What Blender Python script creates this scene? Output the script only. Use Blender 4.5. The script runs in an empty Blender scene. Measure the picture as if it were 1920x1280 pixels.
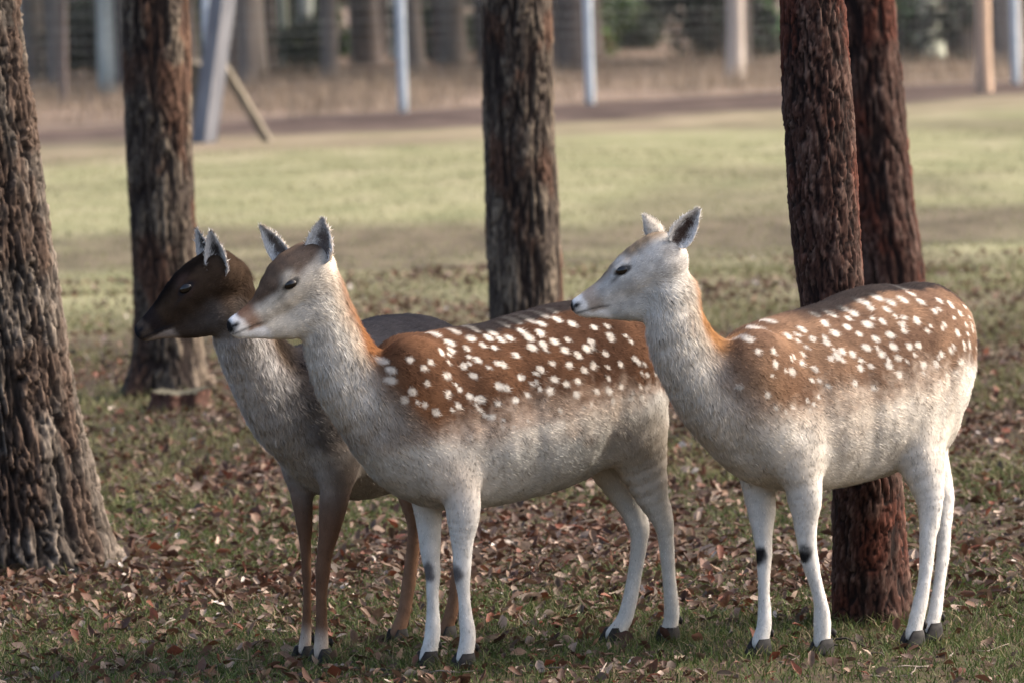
import bpy, math, random
import numpy as np
from mathutils import Matrix, Vector

# ------------------------------------------------------------------ camera
sc = bpy.context.scene
LENS, FPX = 200.0, 10666.7          # 200 mm on a 36 mm sensor, photograph 1920 px wide
CAM_H = 1.6
PITCH = math.atan(650.0 / FPX)
ROLL = math.radians(-1.7)
Fv = np.array([0, math.cos(PITCH), -math.sin(PITCH)])
U0 = np.array([0, math.sin(PITCH), math.cos(PITCH)])
R0 = np.array([1.0, 0, 0])
Rv = R0 * math.cos(ROLL) + U0 * math.sin(ROLL)
Uv = -R0 * math.sin(ROLL) + U0 * math.cos(ROLL)
CAM = np.array([0, 0, CAM_H])
cam_d = bpy.data.cameras.new('camera')
cam = bpy.data.objects.new('camera', cam_d)
sc.collection.objects.link(cam)
cam.matrix_world = Matrix(((Rv[0], Uv[0], -Fv[0], 0), (Rv[1], Uv[1], -Fv[1], 0),
                           (Rv[2], Uv[2], -Fv[2], CAM_H), (0, 0, 0, 1)))
cam_d.lens = LENS
cam_d.sensor_width = 36
cam_d.clip_start = 0.5
cam_d.clip_end = 2000
cam_d.dof.use_dof = True
cam_d.dof.focus_distance = 13.55
cam_d.dof.aperture_fstop = 7.1
sc.camera = cam

# ------------------------------------------------------------------ light
SUN_EL, SUN_AZ = 40.0, 13.0          # azimuth: degrees from +X towards +Y
sd = np.array([math.cos(math.radians(SUN_EL)) * math.cos(math.radians(SUN_AZ)),
               math.cos(math.radians(SUN_EL)) * math.sin(math.radians(SUN_AZ)),
               math.sin(math.radians(SUN_EL))])
w = bpy.data.worlds.new('World')
sc.world = w
w.use_nodes = True
nt = w.node_tree
sky = nt.nodes.new('ShaderNodeTexSky')
sky.sky_type = 'NISHITA'
sky.sun_disc = False
sky.sun_elevation = math.radians(SUN_EL)
sky.sun_rotation = math.radians(90 - SUN_AZ)
sky.air_density = 1.0
sky.dust_density = 6.0
sky.ozone_density = 1.0
nt.links.new(sky.outputs[0], nt.nodes['Background'].inputs[0])
nt.nodes['Background'].inputs[1].default_value = 0.15
sun_d = bpy.data.lights.new('sun', 'SUN')
sun_d.energy = 1.5
sun_d.angle = math.radians(7.0)
sun_d.color = (1.0, 0.95, 0.88)
sun = bpy.data.objects.new('sun', sun_d)
sc.collection.objects.link(sun)
sun.rotation_euler = Vector(sd).to_track_quat('Z', 'Y').to_euler()
sc.view_settings.view_transform = 'Standard'
sc.view_settings.look = 'None'
sc.view_settings.exposure = 1.58
sc.view_settings.gamma = 1.0
sc.cycles.use_denoising = True

# ------------------------------------------------------------------ helpers
rng = np.random.default_rng(7)
C = sc.collection


def ray(px, py):
    d = Fv * FPX + Rv * (px - 960.0) + Uv * (640.0 - py)
    return d / np.linalg.norm(d)


def at_depth(px, py, Y):
    d = ray(px, py)
    return CAM + d * (Y / d[1])


def on_ground(px, py, z=0.0):
    d = ray(px, py)
    return CAM + d * ((z - CAM_H) / d[2])


def px_size(Y):                       # metres for one photograph pixel at depth Y
    return Y / FPX


def sstep(a, b, x):
    t = np.clip((x - a) / (b - a), 0, 1)
    return t * t * (3 - 2 * t)


def _hash(ix, iy, iz, seed):
    h = (ix.astype(np.int64) * 374761393 + iy.astype(np.int64) * 668265263 + iz.astype(np.int64) * 2147483647
         + seed * 1274126177) & 0xffffffff
    h = ((h ^ (h >> 13)) * 1274126177) & 0xffffffff
    h = ((h ^ (h >> 16)) * 2246822519) & 0xffffffff
    return ((h ^ (h >> 15)) & 0xffffff) / float(0xffffff)


def vnoise(p, scale=1.0, seed=0):
    """value noise in 0..1 of points (n,3)"""
    q = np.asarray(p, float) * scale
    i = np.floor(q)
    f = q - i
    f = f * f * (3 - 2 * f)
    i = i.astype(np.int64)
    r = 0
    for dx in (0, 1):
        wx = f[..., 0] if dx else 1 - f[..., 0]
        for dy in (0, 1):
            wy = f[..., 1] if dy else 1 - f[..., 1]
            for dz in (0, 1):
                wz = f[..., 2] if dz else 1 - f[..., 2]
                r = r + wx * wy * wz * _hash(i[..., 0] + dx, i[..., 1] + dy, i[..., 2] + dz, seed)
    return r


def fbm(p, scale=1.0, seed=0, oct=3):
    a, s, t = 0, 1.0, 0
    for k in range(oct):
        a = a + s * vnoise(p, scale * 2 ** k, seed + k * 17)
        t += s
        s *= 0.5
    return a / t


def mesh_np(name, V, F, col=None, mat=None, smooth=True, normals=None):
    """F: list of arrays of faces (each (n,k)); col: (nv,3)"""
    V = np.ascontiguousarray(V, np.float32)
    if not isinstance(F, (list, tuple)):
        F = [F]
    F = [np.asarray(f, np.int32) for f in F if len(f)]
    me = bpy.data.meshes.new(name)
    me.vertices.add(len(V))
    me.vertices.foreach_set('co', V.ravel())
    loops = np.concatenate([f.ravel() for f in F])
    tot = np.concatenate([np.full(len(f), f.shape[1], np.int32) for f in F])
    st = np.concatenate([[0], np.cumsum(tot)[:-1]]).astype(np.int32)
    me.loops.add(len(loops))
    me.loops.foreach_set('vertex_index', loops)
    me.polygons.add(len(tot))
    me.polygons.foreach_set('loop_start', st)
    me.polygons.foreach_set('loop_total', tot)
    me.polygons.foreach_set('use_smooth', np.full(len(tot), smooth, bool))
    me.update(calc_edges=True)
    if col is not None:
        a = me.color_attributes.new('Col', 'FLOAT_COLOR', 'POINT')
        c4 = np.ones((len(V), 4), np.float32)
        c4[:, :3] = col
        a.data.foreach_set('color', c4.ravel())
    if normals is not None:
        me.normals_split_custom_set_from_vertices(np.asarray(normals, np.float32).tolist())
    if mat is not None:
        me.materials.append(mat)
    return me


def obj(name, me, parent=None, loc=None):
    o = bpy.data.objects.new(name, me)
    C.objects.link(o)
    if loc is not None:
        o.location = loc
    if parent is not None:
        o.parent = parent
    return o


def tag(o, label=None, cat=None, group=None, kind=None):
    if label: o['label'] = label
    if cat: o['category'] = cat
    if group: o['group'] = group
    if kind: o['kind'] = kind
    return o


def tube(path, rad, n=8, cap=True):
    """tube along a path (m,3) with radii; returns V,F(list)"""
    path = np.asarray(path, float)
    rad = np.asarray(rad, float)
    m = len(path)
    tan = np.gradient(path, axis=0)
    tan /= np.linalg.norm(tan, axis=1)[:, None] + 1e-9
    ref = np.array([0, 0, 1.0]) if abs(tan[0][2]) < 0.9 else np.array([1.0, 0, 0])
    V = []
    for k in range(m):
        a = np.cross(tan[k], ref); a /= np.linalg.norm(a) + 1e-9
        b = np.cross(tan[k], a)
        th = np.arange(n) * 2 * np.pi / n
        V.append(path[k] + rad[k] * (np.cos(th)[:, None] * a + np.sin(th)[:, None] * b))
    V = np.concatenate(V)
    i = np.arange(m - 1)[:, None] * n
    j = np.arange(n)[None, :]
    q = np.stack([i + j, i + (j + 1) % n, i + n + (j + 1) % n, i + n + j], -1).reshape(-1, 4)
    F = [q]
    if cap:
        F.append(np.array([list(range(n))[::-1]]))
        F.append(np.array([list(range((m - 1) * n, m * n))]))
    return V, F


def merge(parts):
    V, F3 = [], {}
    off = 0
    for v, fs in parts:
        V.append(v)
        for f in fs:
            f = np.asarray(f)
            F3.setdefault(f.shape[1], []).append(f + off)
        off += len(v)
    return np.concatenate(V), [np.concatenate(f) for f in F3.values()]


def box(c, s, rot=None):
    """box of half sizes s at c; rot (3,3) columns"""
    c = np.asarray(c, float)
    v = np.array([[x, y, z] for x in (-1, 1) for y in (-1, 1) for z in (-1, 1)], float) * s
    if rot is not None:
        v = v @ np.asarray(rot).T
    f = np.array([[0, 1, 3, 2], [4, 6, 7, 5], [0, 4, 5, 1], [2, 3, 7, 6], [0, 2, 6, 4], [1, 5, 7, 3]])
    return v + c, [f]


# ------------------------------------------------------------------ materials
def nodes(name):
    m = bpy.data.materials.new(name)
    m.use_nodes = True
    t = m.node_tree
    return m, t, t.nodes['Principled BSDF']


def mat_attr(name, rough=0.85, spec=0.2, noise=0.0, nscale=60.0, bump=0.0, trans=0.0, stretch=(1, 1, 1)):
    """colour from the mesh's own colour attribute, with fine grain"""
    m, t, b = nodes(name)
    a = t.nodes.new('ShaderNodeAttribute'); a.attribute_name = 'Col'
    out = a.outputs['Color']
    b.inputs['Roughness'].default_value = rough
    b.inputs['Specular IOR Level'].default_value = spec
    if noise > 0:
        tc = t.nodes.new('ShaderNodeTexCoord')
        n = t.nodes.new('ShaderNodeTexNoise')
        n.inputs['Scale'].default_value = nscale
        n.inputs['Detail'].default_value = 4
        mp = t.nodes.new('ShaderNodeMapping'); mp.inputs['Scale'].default_value = stretch
        t.links.new(tc.outputs['Object'], mp.inputs[0]); t.links.new(mp.outputs[0], n.inputs['Vector'])
        mr = t.nodes.new('ShaderNodeMapRange')
        mr.inputs['From Min'].default_value = 0.3; mr.inputs['From Max'].default_value = 0.7
        mr.inputs['To Min'].default_value = 1 - noise; mr.inputs['To Max'].default_value = 1 + noise
        t.links.new(n.outputs['Fac'], mr.inputs['Value'])
        mx = t.nodes.new('ShaderNodeMix'); mx.data_type = 'RGBA'; mx.blend_type = 'MULTIPLY'
        mx.inputs['Factor'].default_value = 1
        t.links.new(out, mx.inputs['A']); t.links.new(mr.outputs['Result'], mx.inputs['B'])
        out = mx.outputs['Result']
        if bump > 0:
            bp = t.nodes.new('ShaderNodeBump')
            bp.inputs['Strength'].default_value = 0.6
            bp.inputs['Distance'].default_value = bump
            t.links.new(n.outputs['Fac'], bp.inputs['Height'])
            t.links.new(bp.outputs['Normal'], b.inputs['Normal'])
    t.links.new(out, b.inputs['Base Color'])
    if trans > 0:
        tr = t.nodes.new('ShaderNodeBsdfTranslucent')
        ms = t.nodes.new('ShaderNodeMixShader')
        ms.inputs[0].default_value = trans
        t.links.new(out, tr.inputs['Color'])
        t.links.new(b.outputs[0], ms.inputs[1]); t.links.new(tr.outputs[0], ms.inputs[2])
        t.links.new(ms.outputs[0], t.nodes['Material Output'].inputs['Surface'])
    return m


def mat_plain(name, c1, c2, scale=8.0, rough=0.8, spec=0.2, stretch=(1, 1, 1), bump=0.0):
    m, t, b = nodes(name)
    tc = t.nodes.new('ShaderNodeTexCoord')
    mp = t.nodes.new('ShaderNodeMapping'); mp.inputs['Scale'].default_value = stretch
    n = t.nodes.new('ShaderNodeTexNoise'); n.inputs['Scale'].default_value = scale; n.inputs['Detail'].default_value = 5
    r = t.nodes.new('ShaderNodeValToRGB')
    r.color_ramp.elements[0].position = 0.35; r.color_ramp.elements[0].color = (*c1, 1)
    r.color_ramp.elements[1].position = 0.65; r.color_ramp.elements[1].color = (*c2, 1)
    t.links.new(tc.outputs['Object'], mp.inputs['Vector']); t.links.new(mp.outputs[0], n.inputs['Vector'])
    t.links.new(n.outputs['Fac'], r.inputs[0]); t.links.new(r.outputs[0], b.inputs['Base Color'])
    b.inputs['Roughness'].default_value = rough
    b.inputs['Specular IOR Level'].default_value = spec
    if bump:
        bp = t.nodes.new('ShaderNodeBump'); bp.inputs['Distance'].default_value = bump
        t.links.new(n.outputs['Fac'], bp.inputs['Height']); t.links.new(bp.outputs['Normal'], b.inputs['Normal'])
    return m


M_BARK = mat_attr('bark', 0.9, 0.15, 0.45, 110, 0.004, stretch=(1, 1, 0.35))
M_FUR = mat_attr('fur', 0.9, 0.02)
M_GRASS = mat_attr('grass_blade', 0.7, 0.2, trans=0.25)
M_LEAF = mat_attr('dry_leaf', 0.65, 0.25, 0.25, 120, trans=0.15)
M_FOLI = mat_attr('foliage', 0.6, 0.3, trans=0.2)
M_HOOF = mat_plain('hoof_horn', (0.012, 0.011, 0.011), (0.03, 0.027, 0.025), 60, 0.75, 0.15)
M_EYE, _t, _b = nodes('eye')
_b.inputs['Base Color'].default_value = (0.006, 0.004, 0.003, 1)
_b.inputs['Roughness'].default_value = 0.08
M_STEEL = mat_plain('galvanised_steel', (0.40, 0.45, 0.50), (0.52, 0.56, 0.60), 6, 0.6, 0.4)
M_WIRE = mat_plain('fence_wire', (0.13, 0.14, 0.14), (0.22, 0.23, 0.23), 4, 0.6, 0.4)
M_TIMBER = mat_plain('weathered_timber', (0.13, 0.13, 0.145), (0.22, 0.22, 0.235), 3, 0.85, 0.15, (4, 4, 0.6), 0.002)
M_TIMBER2 = mat_plain('pale_timber', (0.12, 0.10, 0.075), (0.19, 0.16, 0.12), 3, 0.85, 0.15, (4, 4, 0.6), 0.002)


# ------------------------------------------------------------------ ground
def fence_t(x, y):
    return y - 80.0 - x


def ground_h(x, y):
    p = np.stack([np.asarray(x, float), np.asarray(y, float), np.zeros_like(np.asarray(x, float))], -1)
    near = 0.016 * (fbm(p, 3.0, 3, 3) - 0.5) + 0.03 * (vnoise(p, 0.8, 9) - 0.5)
    far = 0.22 * (fbm(p, 0.22, 21, 3) - 0.5)
    k = sstep(17, 34, p[..., 1])
    return near * (1 - 0.5 * k) + far * k - 0.004


def axis_pts(a, b, step, end0, end1, g=1.18):
    mid = np.arange(a, b + 1e-6, step)
    up, s, v = [], step, b
    while v < end1:
        s *= g; v += s; up.append(min(v, end1))
    dn, s, v = [], step, a
    while v > end0:
        s *= g; v -= s; dn.append(max(v, end0))
    return np.array(dn[::-1] + mid.tolist() + up)


gx = axis_pts(-4.0, 4.0, 0.06, -500, 500, 1.12)
gy = axis_pts(12.4, 26.0, 0.06, -40, 900, 1.05)
GX, GY = np.meshgrid(gx, gy, indexing='xy')
GZ = ground_h(GX, GY)
nxg, nyg = len(gx), len(gy)
ii = (np.arange(nyg - 1)[:, None] * nxg + np.arange(nxg - 1)[None, :]).ravel()
gq = np.stack([ii, ii + 1, ii + 1 + nxg, ii + nxg], -1)
M_GROUND, t, b = nodes('ground_soil_and_turf')
b.inputs['Roughness'].default_value = 0.95
b.inputs['Specular IOR Level'].default_value = 0.1
geo = t.nodes.new('ShaderNodeNewGeometry')
sep = t.nodes.new('ShaderNodeSeparateXYZ'); t.links.new(geo.outputs['Position'], sep.inputs[0])


def nmath(op, a, b_=None, clamp=False):
    n = t.nodes.new('ShaderNodeMath'); n.operation = op; n.use_clamp = clamp
    for k, v in enumerate((a, b_)):
        if v is None: continue
        if isinstance(v, (int, float)): n.inputs[k].default_value = v
        else: t.links.new(v, n.inputs[k])
    return n.outputs[0]


def nnoise(scale, detail=4, stretch=(1, 1, 1), off=0.0):
    mp = t.nodes.new('ShaderNodeMapping'); mp.inputs['Scale'].default_value = stretch
    mp.inputs['Location'].default_value = (off, off * 0.7, 0)
    n = t.nodes.new('ShaderNodeTexNoise'); n.inputs['Scale'].default_value = scale; n.inputs['Detail'].default_value = detail
    t.links.new(geo.outputs['Position'], mp.inputs[0]); t.links.new(mp.outputs[0], n.inputs['Vector'])
    return n.outputs['Fac']


def nramp(fac, stops):
    r = t.nodes.new('ShaderNodeValToRGB'); e = r.color_ramp.elements
    while len(e) < len(stops): e.new(0.5)
    for k, (p, c) in enumerate(stops):
        e[k].position = p; e[k].color = (*c, 1)
    t.links.new(fac, r.inputs[0])
    return r.outputs[0]


def nmix(f, a, b_):
    m = t.nodes.new('ShaderNodeMix'); m.data_type = 'RGBA'
    t.links.new(f, m.inputs['Factor']); t.links.new(a, m.inputs['A']); t.links.new(b_, m.inputs['B'])
    return m.outputs['Result']


def nrange(v, a, b_):
    m = t.nodes.new('ShaderNodeMapRange'); m.interpolation_type = 'SMOOTHSTEP'
    m.inputs['From Min'].default_value = a; m.inputs['From Max'].default_value = b_
    t.links.new(v, m.inputs['Value'])
    return m.outputs['Result']


near_c = nramp(nnoise(9, 6), [(0.3, (0.025, 0.018, 0.013)), (0.5, (0.05, 0.033, 0.022)), (0.62, (0.045, 0.045, 0.017)), (0.8, (0.10, 0.066, 0.045))])
mead_c = nramp(nnoise(1.6, 6, (1, 0.3, 1)), [(0.3, (0.135, 0.135, 0.068)), (0.5, (0.18, 0.172, 0.092)), (0.7, (0.22, 0.20, 0.12))])
dry_shade_c = nramp(nnoise(3, 5, (1, 0.4, 1), 3), [(0.35, (0.06, 0.048, 0.03)), (0.65, (0.115, 0.092, 0.06))])
earth_c = nramp(nnoise(1.2, 5, (1, 0.4, 1), 5), [(0.35, (0.042, 0.028, 0.023)), (0.65, (0.085, 0.06, 0.049))])
litter_c = nramp(nnoise(1.0, 6, (1, 0.35, 1), 8), [(0.3, (0.085, 0.06, 0.043)), (0.5, (0.16, 0.115, 0.085)), (0.7, (0.22, 0.16, 0.122))])
warp = nmath('MULTIPLY', nmath('SUBTRACT', nnoise(0.5, 4, (1, 0.4, 1), 11), 0.5), 10.0)
yy = nmath('ADD', sep.outputs['Y'], warp)
tt = nmath('SUBTRACT', nmath('SUBTRACT', sep.outputs['Y'], sep.outputs['X']), 80.0)
ttw = nmath('ADD', tt, nmath('MULTIPLY', warp, 0.5))
c = nmix(nrange(yy, 26.5, 31.5), near_c, mead_c)
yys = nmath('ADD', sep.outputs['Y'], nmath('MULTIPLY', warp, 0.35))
# brown strip across the meadow: dry turf with shadow put into its colour
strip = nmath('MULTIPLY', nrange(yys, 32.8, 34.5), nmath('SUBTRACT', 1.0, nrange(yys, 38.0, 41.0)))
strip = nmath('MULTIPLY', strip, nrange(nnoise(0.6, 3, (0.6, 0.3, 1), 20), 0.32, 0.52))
c = nmix(strip, c, dry_shade_c)
c = nmix(nmath('MULTIPLY', nrange(nnoise(0.35, 4, (0.7, 0.25, 1), 40), 0.50, 0.64), 0.6), c, dry_shade_c)
c = nmix(nmath('MULTIPLY', nrange(ttw, -19.0, -13.0), 0.55), c, litter_c)
c = nmix(nrange(ttw, -11.0, -6.0), c, earth_c)
c = nmix(nrange(ttw, 0.0, 2.0), c, litter_c)
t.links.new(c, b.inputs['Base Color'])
bp = t.nodes.new('ShaderNodeBump'); bp.inputs['Distance'].default_value = 0.02; bp.inputs['Strength'].default_value = 0.7
t.links.new(nnoise(25, 6), bp.inputs['Height']); t.links.new(bp.outputs['Normal'], b.inputs['Normal'])
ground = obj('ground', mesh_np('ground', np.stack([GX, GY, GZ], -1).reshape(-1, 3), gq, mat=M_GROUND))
tag(ground, 'grassy ground strewn with leaves, meadow and earth strip behind', None, None, 'structure')


# ------------------------------------------------------------------ trees
def bark_field(th, z, r, pw, ph, seed):
    """furrowed bark: long interlacing ridges broken into flaky plates; returns height 0..1 and a plate shade 0..1"""
    def cyl(sz):
        return np.stack([np.cos(th) * r / pw, np.sin(th) * r / pw, z / ph * sz], -1)
    P = cyl(1.0)
    wz = fbm(P * 0.8, 1.0, seed + 5, 2) - 0.5
    Q_ = P + np.stack([fbm(P * 1.1, 1.0, seed + 6, 3) - 0.5, fbm(P * 1.1, 1.0, seed + 7, 3) - 0.5, wz * 2.0], -1) * 1.1
    n1 = fbm(Q_ * 0.55, 1.0, seed, 2)
    n2 = fbm(Q_ * [0.8, 0.8, 1.4], 1.0, seed + 40, 2)
    f1 = np.abs(n1 - 0.5) * 2
    f2 = np.abs(n2 - 0.48) * 2
    fur_ = np.minimum(sstep(0.035, 0.13, f1), 0.12 + 0.88 * sstep(0.01, 0.07, f2))
    n4 = np.abs(fbm(Q_ * [1.9, 1.9, 1.5], 1.0, seed + 120, 2) - 0.5) * 2
    fur_ = fur_ * (0.45 + 0.55 * sstep(0.01, 0.07, n4))
    # flakes: terraces of a finer field
    n3 = fbm(Q_ * [1.7, 1.7, 2.6], 1.0, seed + 80, 3)
    ter = np.floor(n3 * 7) / 7 + sstep(0.75, 1.0, np.mod(n3 * 7, 1)) / 7
    hgt = np.clip(fur_ * (0.55 + 0.9 * (ter - 0.3)), 0, 1.2)
    pid = np.clip(0.5 + 1.6 * (ter - 0.5) + 0.8 * (n2 - 0.5), 0, 1)
    return hgt, pid, f1


def pine_trunk(rows, Y, seed, pw, ph, depth, cols, flare=0.12, res=0.006, top=13.0, base_px=None):
    """rows: (y_px, x_left, x_right) of the visible outline, at depth Y"""
    pts = []
    for (y, xl, xr) in rows:
        cpt = at_depth((xl + xr) / 2, y, Y)
        pts.append((cpt[2], cpt[0], (xr - xl) / 2 * px_size(Y)))
    pts.sort()
    zs = np.array([p[0] for p in pts]); xs = np.array([p[1] for p in pts]); rs = np.array([p[2] for p in pts])
    slope = (xs[-1] - xs[0]) / (zs[-1] - zs[0])

    def cx(z):
        r = np.interp(z, zs, xs)
        r = np.where(z > zs[-1], xs[-1] + slope * (z - zs[-1]) * 0.8, r)
        return np.where(z < zs[0], xs[0] + slope * (z - zs[0]), r)

    def rr(z):
        r = np.interp(z, zs, rs)
        return np.where(z > zs[-1], rs[-1] * np.clip(1 - (z - zs[-1]) / 16.0, 0.12, 1), r)
    zlist = np.concatenate([np.arange(-0.06, 1.8, res * 1.6), np.linspace(1.8, top, 60)[1:]])
    rmean = rs.mean()
    nth = int(2 * np.pi * rmean / res)
    th = np.arange(nth) * 2 * np.pi / nth
    TH, Z = np.meshgrid(th, zlist)
    Rz = rr(Z)
    hgt, pid, e = bark_field(TH.ravel(), Z.ravel(), rmean, pw, ph, seed)
    hgt = hgt.reshape(Z.shape); pid = pid.reshape(Z.shape)
    P = np.stack([np.cos(TH) * rmean, np.sin(TH) * rmean, Z * 0.6], -1)
    fine = fbm(P.reshape(-1, 3) * [1, 1, 0.5], 110, seed + 3, 3).reshape(Z.shape)
    lump = fbm(P.reshape(-1, 3), 7, seed + 8, 2).reshape(Z.shape) - 0.5
    k = 1.0
    disp = depth * (hgt * 1.35 + 0.20 * (fine - 0.5) - 0.65) * k + 0.06 * rmean * lump
    fl = np.exp(-np.clip(Z, 0, 9) / 0.10) * flare * (0.65 + 0.5 * np.cos(TH * 5 + seed + 0.6 * np.sin(TH * 2)))
    R = Rz + disp + fl
    V = np.stack([cx(Z) + R * np.cos(TH), Y + R * np.sin(TH), Z], -1).reshape(-1, 3)
    m = len(zlist)
    i = np.arange(m - 1)[:, None] * nth
    j = np.arange(nth)[None, :]
    q = np.stack([i + j, i + (j + 1) % nth, i + nth + (j + 1) % nth, i + nth + j], -1).reshape(-1, 4)
    c_in, c_a, c_b, c_c = [np.array(x) for x in cols]
    patch = fbm(P.reshape(-1, 3), 9, seed + 31, 3)
    f = np.clip(hgt.ravel(), 0, 1)[:, None]
    mixr = sstep(0.35, 0.75, pid.ravel() * 0.6 + fine.ravel() * 0.4)[:, None]
    outer = c_a * (1 - mixr) + c_b * mixr
    red = 0.75 * sstep(0.48, 0.62, patch)[:, None]
    outer = outer * (1 - red) + c_c * red
    col = c_in * (1 - f) + outer * f
    col = col * (0.75 + 0.5 * fine.ravel()[:, None])
    return V, q, col, cx, rr


def limb_paths(cxf, Y, z0, z1, n, rl, r0, seed):
    g = np.random.default_rng(seed)
    parts = []
    tips = []
    for k in range(n):
        z = z0 + (z1 - z0) * (k + g.random() * 0.6) / n
        a = g.random() * 2 * np.pi
        L = rl * (0.6 + 0.6 * g.random()) * (1.1 - 0.6 * (z - z0) / (z1 - z0))
        tt_ = np.linspace(0, 1, 6)
        p = np.stack([cxf(np.array(z)) + np.cos(a) * L * tt_, Y + np.sin(a) * L * tt_,
                      z + L * (0.25 * tt_ + 0.15 * tt_ ** 2)], -1)
        p[1:] += g.normal(0, 0.05 * L, (5, 3)) * tt_[1:, None]
        parts.append(tube(p, np.linspace(r0, 0.008, 6), 6))
        for s in (0.45, 0.6, 0.75, 0.88, 1.0):
            tips.append(p[0] + (p[-1] - p[0]) * s + g.normal(0, 0.1 * L, 3))
    return parts, np.array(tips)


def needle_crown(tips, seed, per=70, size=0.45, col=(0.035, 0.06, 0.02), leaf=0.16, wid=0.03):
    g = np.random.default_rng(seed)
    n = len(tips) * per
    cidx = np.repeat(np.arange(len(tips)), per)
    p = tips[cidx] + g.normal(0, size * 0.5, (n, 3)) * [1, 1, 0.6]
    d = g.normal(0, 1, (n, 3)) + [0, 0, 0.4]
    d /= np.linalg.norm(d, axis=1)[:, None]
    s = np.cross(d, g.normal(0, 1, (n, 3))); s /= np.linalg.norm(s, axis=1)[:, None]
    L = leaf * (0.6 + 0.8 * g.random(n))[:, None]
    W = wid * (0.6 + 0.8 * g.random(n))[:, None]
    V = np.stack([p - s * W, p + s * W, p + d * L + s * W * 0.6, p + d * L * 1.2 - s * W * 0.4], 1).reshape(-1, 3)
    F = np.arange(n * 4).reshape(-1, 4)
    cc = np.array(col) * (0.6 + 0.8 * g.random((n, 1))) * (1 + 0.25 * g.normal(0, 1, (n, 3)) * [0.5, 0.3, 0.4])
    return V, F, np.repeat(np.clip(cc, 0.005, 1), 4, axis=0)


GREY = ((0.016, 0.012, 0.010), (0.075, 0.06, 0.048), (0.19, 0.155, 0.125), (0.085, 0.05, 0.034))
WARM = ((0.018, 0.012, 0.010), (0.075, 0.058, 0.046), (0.19, 0.15, 0.11), (0.10, 0.045, 0.026))
RED = ((0.011, 0.006, 0.005), (0.06, 0.027, 0.019), (0.12, 0.075, 0.058), (0.10, 0.026, 0.014))
tree_specs = [
    # rows, base px (for depth), plate w/h, depth, colours, flare, res, label
    ([(0, -215, 30), (330, -215, 75), (520, -208, 103), (690, -200, 130), (800, -196, 152), (930, -190, 176), (1040, -190, 196)],
     (0, 1062), 0.021, 0.13, 0.026, GREY, 0.05, 0.0048, 'thick leaning pine trunk with deeply furrowed grey bark beside the dark doe'),
    ([(0, 228, 350), (300, 238, 362), (450, 247, 368), (600, 252, 372), (700, 250, 376)],
     (310, 738), 0.026, 0.17, 0.014, WARM, 0.075, 0.0065, 'pine trunk with flared mossy roots behind the dark doe’s head'),
    ([(0, 905, 1033), (200, 908, 1036), (400, 912, 1047), (560, 918, 1055)],
     (985, 775), 0.026, 0.19, 0.014, WARM, 0.06, 0.0065, 'straight pine trunk rising behind the back of the middle spotted doe'),
    ([(0, 1463, 1583), (200, 1468, 1598), (400, 1480, 1610), (550, 1500, 1620), (750, 1532, 1655), (900, 1562, 1690), (1100, 1562, 1702)],
     (1632, 1160), 0.0125, 0.050, 0.008, RED, 0.014, 0.0042, 'slim reddish pine trunk standing close behind the right-hand spotted doe'),
    ([(0, 1560, 1676), (200, 1574, 1696), (400, 1592, 1716), (500, 1606, 1732)],
     (1690, 800), 0.026, 0.16, 0.012, RED, 0.05, 0.0065, 'shadowed brown pine trunk half hidden behind the slim reddish pine'),
]
tree_specs[3] = tree_specs[3][:8] + ('slim reddish pine trunk seen both above and below the pale-headed doe',)
tree_specs[1] = tree_specs[1][:8] + ('pine trunk with flared mossy roots behind the dark brown doe',)
for n_, (rows, bpx, pw, ph, dep, cols, fl, res, label) in enumerate(tree_specs):
    base = on_ground(*bpx)
    Y = base[1]
    V, q, col, cxf, rrf = pine_trunk(rows, Y, 11 + n_ * 7, pw, ph, dep, cols, fl, res)
    root = bpy.data.objects.new('pine_tree', None); C.objects.link(root)
    bx = float(cxf(np.array(0.0)))
    root.location = (bx, Y, 0)
    parts, tips = limb_paths(cxf, Y, 7.5, 12.6, 16, 2.2, 0.035, 40 + n_)
    lv, lf = merge([(V, [q])] + parts)
    lc = np.concatenate([col, np.tile(np.array(cols[1]) * 0.9, (len(lv) - len(V), 1))])
    obj('trunk', mesh_np('trunk', lv - [bx, Y, 0], lf, lc, M_BARK), root)
    cv, cf, cc = needle_crown(tips, 70 + n_, 45, 0.5)
    obj('crown', mesh_np('crown', cv - [bx, Y, 0], cf, cc, M_FOLI, False), root)
    tag(root, label, 'tree', 'pine trees around the deer')

# ---- low stump in front of the second pine
sp = on_ground(335, 776)
g = np.random.default_rng(5)
sn, sm = 48, 14
th = np.arange(sn) * 2 * np.pi / sn
prof = 0.105 + 0.012 * np.cos(th * 3 + 1) + 0.01 * np.cos(th * 7) + g.normal(0, 0.003, sn)
Vs = []
for k in range(sm):
    z = -0.04 + 0.12 * k / (sm - 1)
    rz = prof * (1 + 0.45 * np.exp(-max(z, 0) / 0.025)) + g.normal(0, 0.0025, sn)
    Vs.append(np.stack([sp[0] + rz * np.cos(th), sp[1] + 0.12 + rz * np.sin(th), np.full(sn, z) + (0.010 * np.cos(th * 2) + g.normal(0, 0.004, sn) if k == sm - 1 else 0)], -1))
Vs = np.concatenate(Vs)
i = np.arange(sm - 1)[:, None] * sn; j = np.arange(sn)[None, :]
q = np.stack([i + j, i + (j + 1) % sn, i + sn + (j + 1) % sn, i + sn + j], -1).reshape(-1, 4)
so = np.array([sp[0], sp[1] + 0.12, 0])
stump = bpy.data.objects.new('tree_stump', None); C.objects.link(stump); stump.location = so
colb = np.array([0.06, 0.03, 0.022]) * (0.5 + 1.0 * g.random((len(Vs), 1)))
obj('stump_bark', mesh_np('stump_bark', Vs - so, q, colb, M_BARK), stump)
rings = [0.0, 0.35, 0.7, 1.0]
top = Vs[(sm - 1) * sn:]
ctr = top.mean(0)
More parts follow.
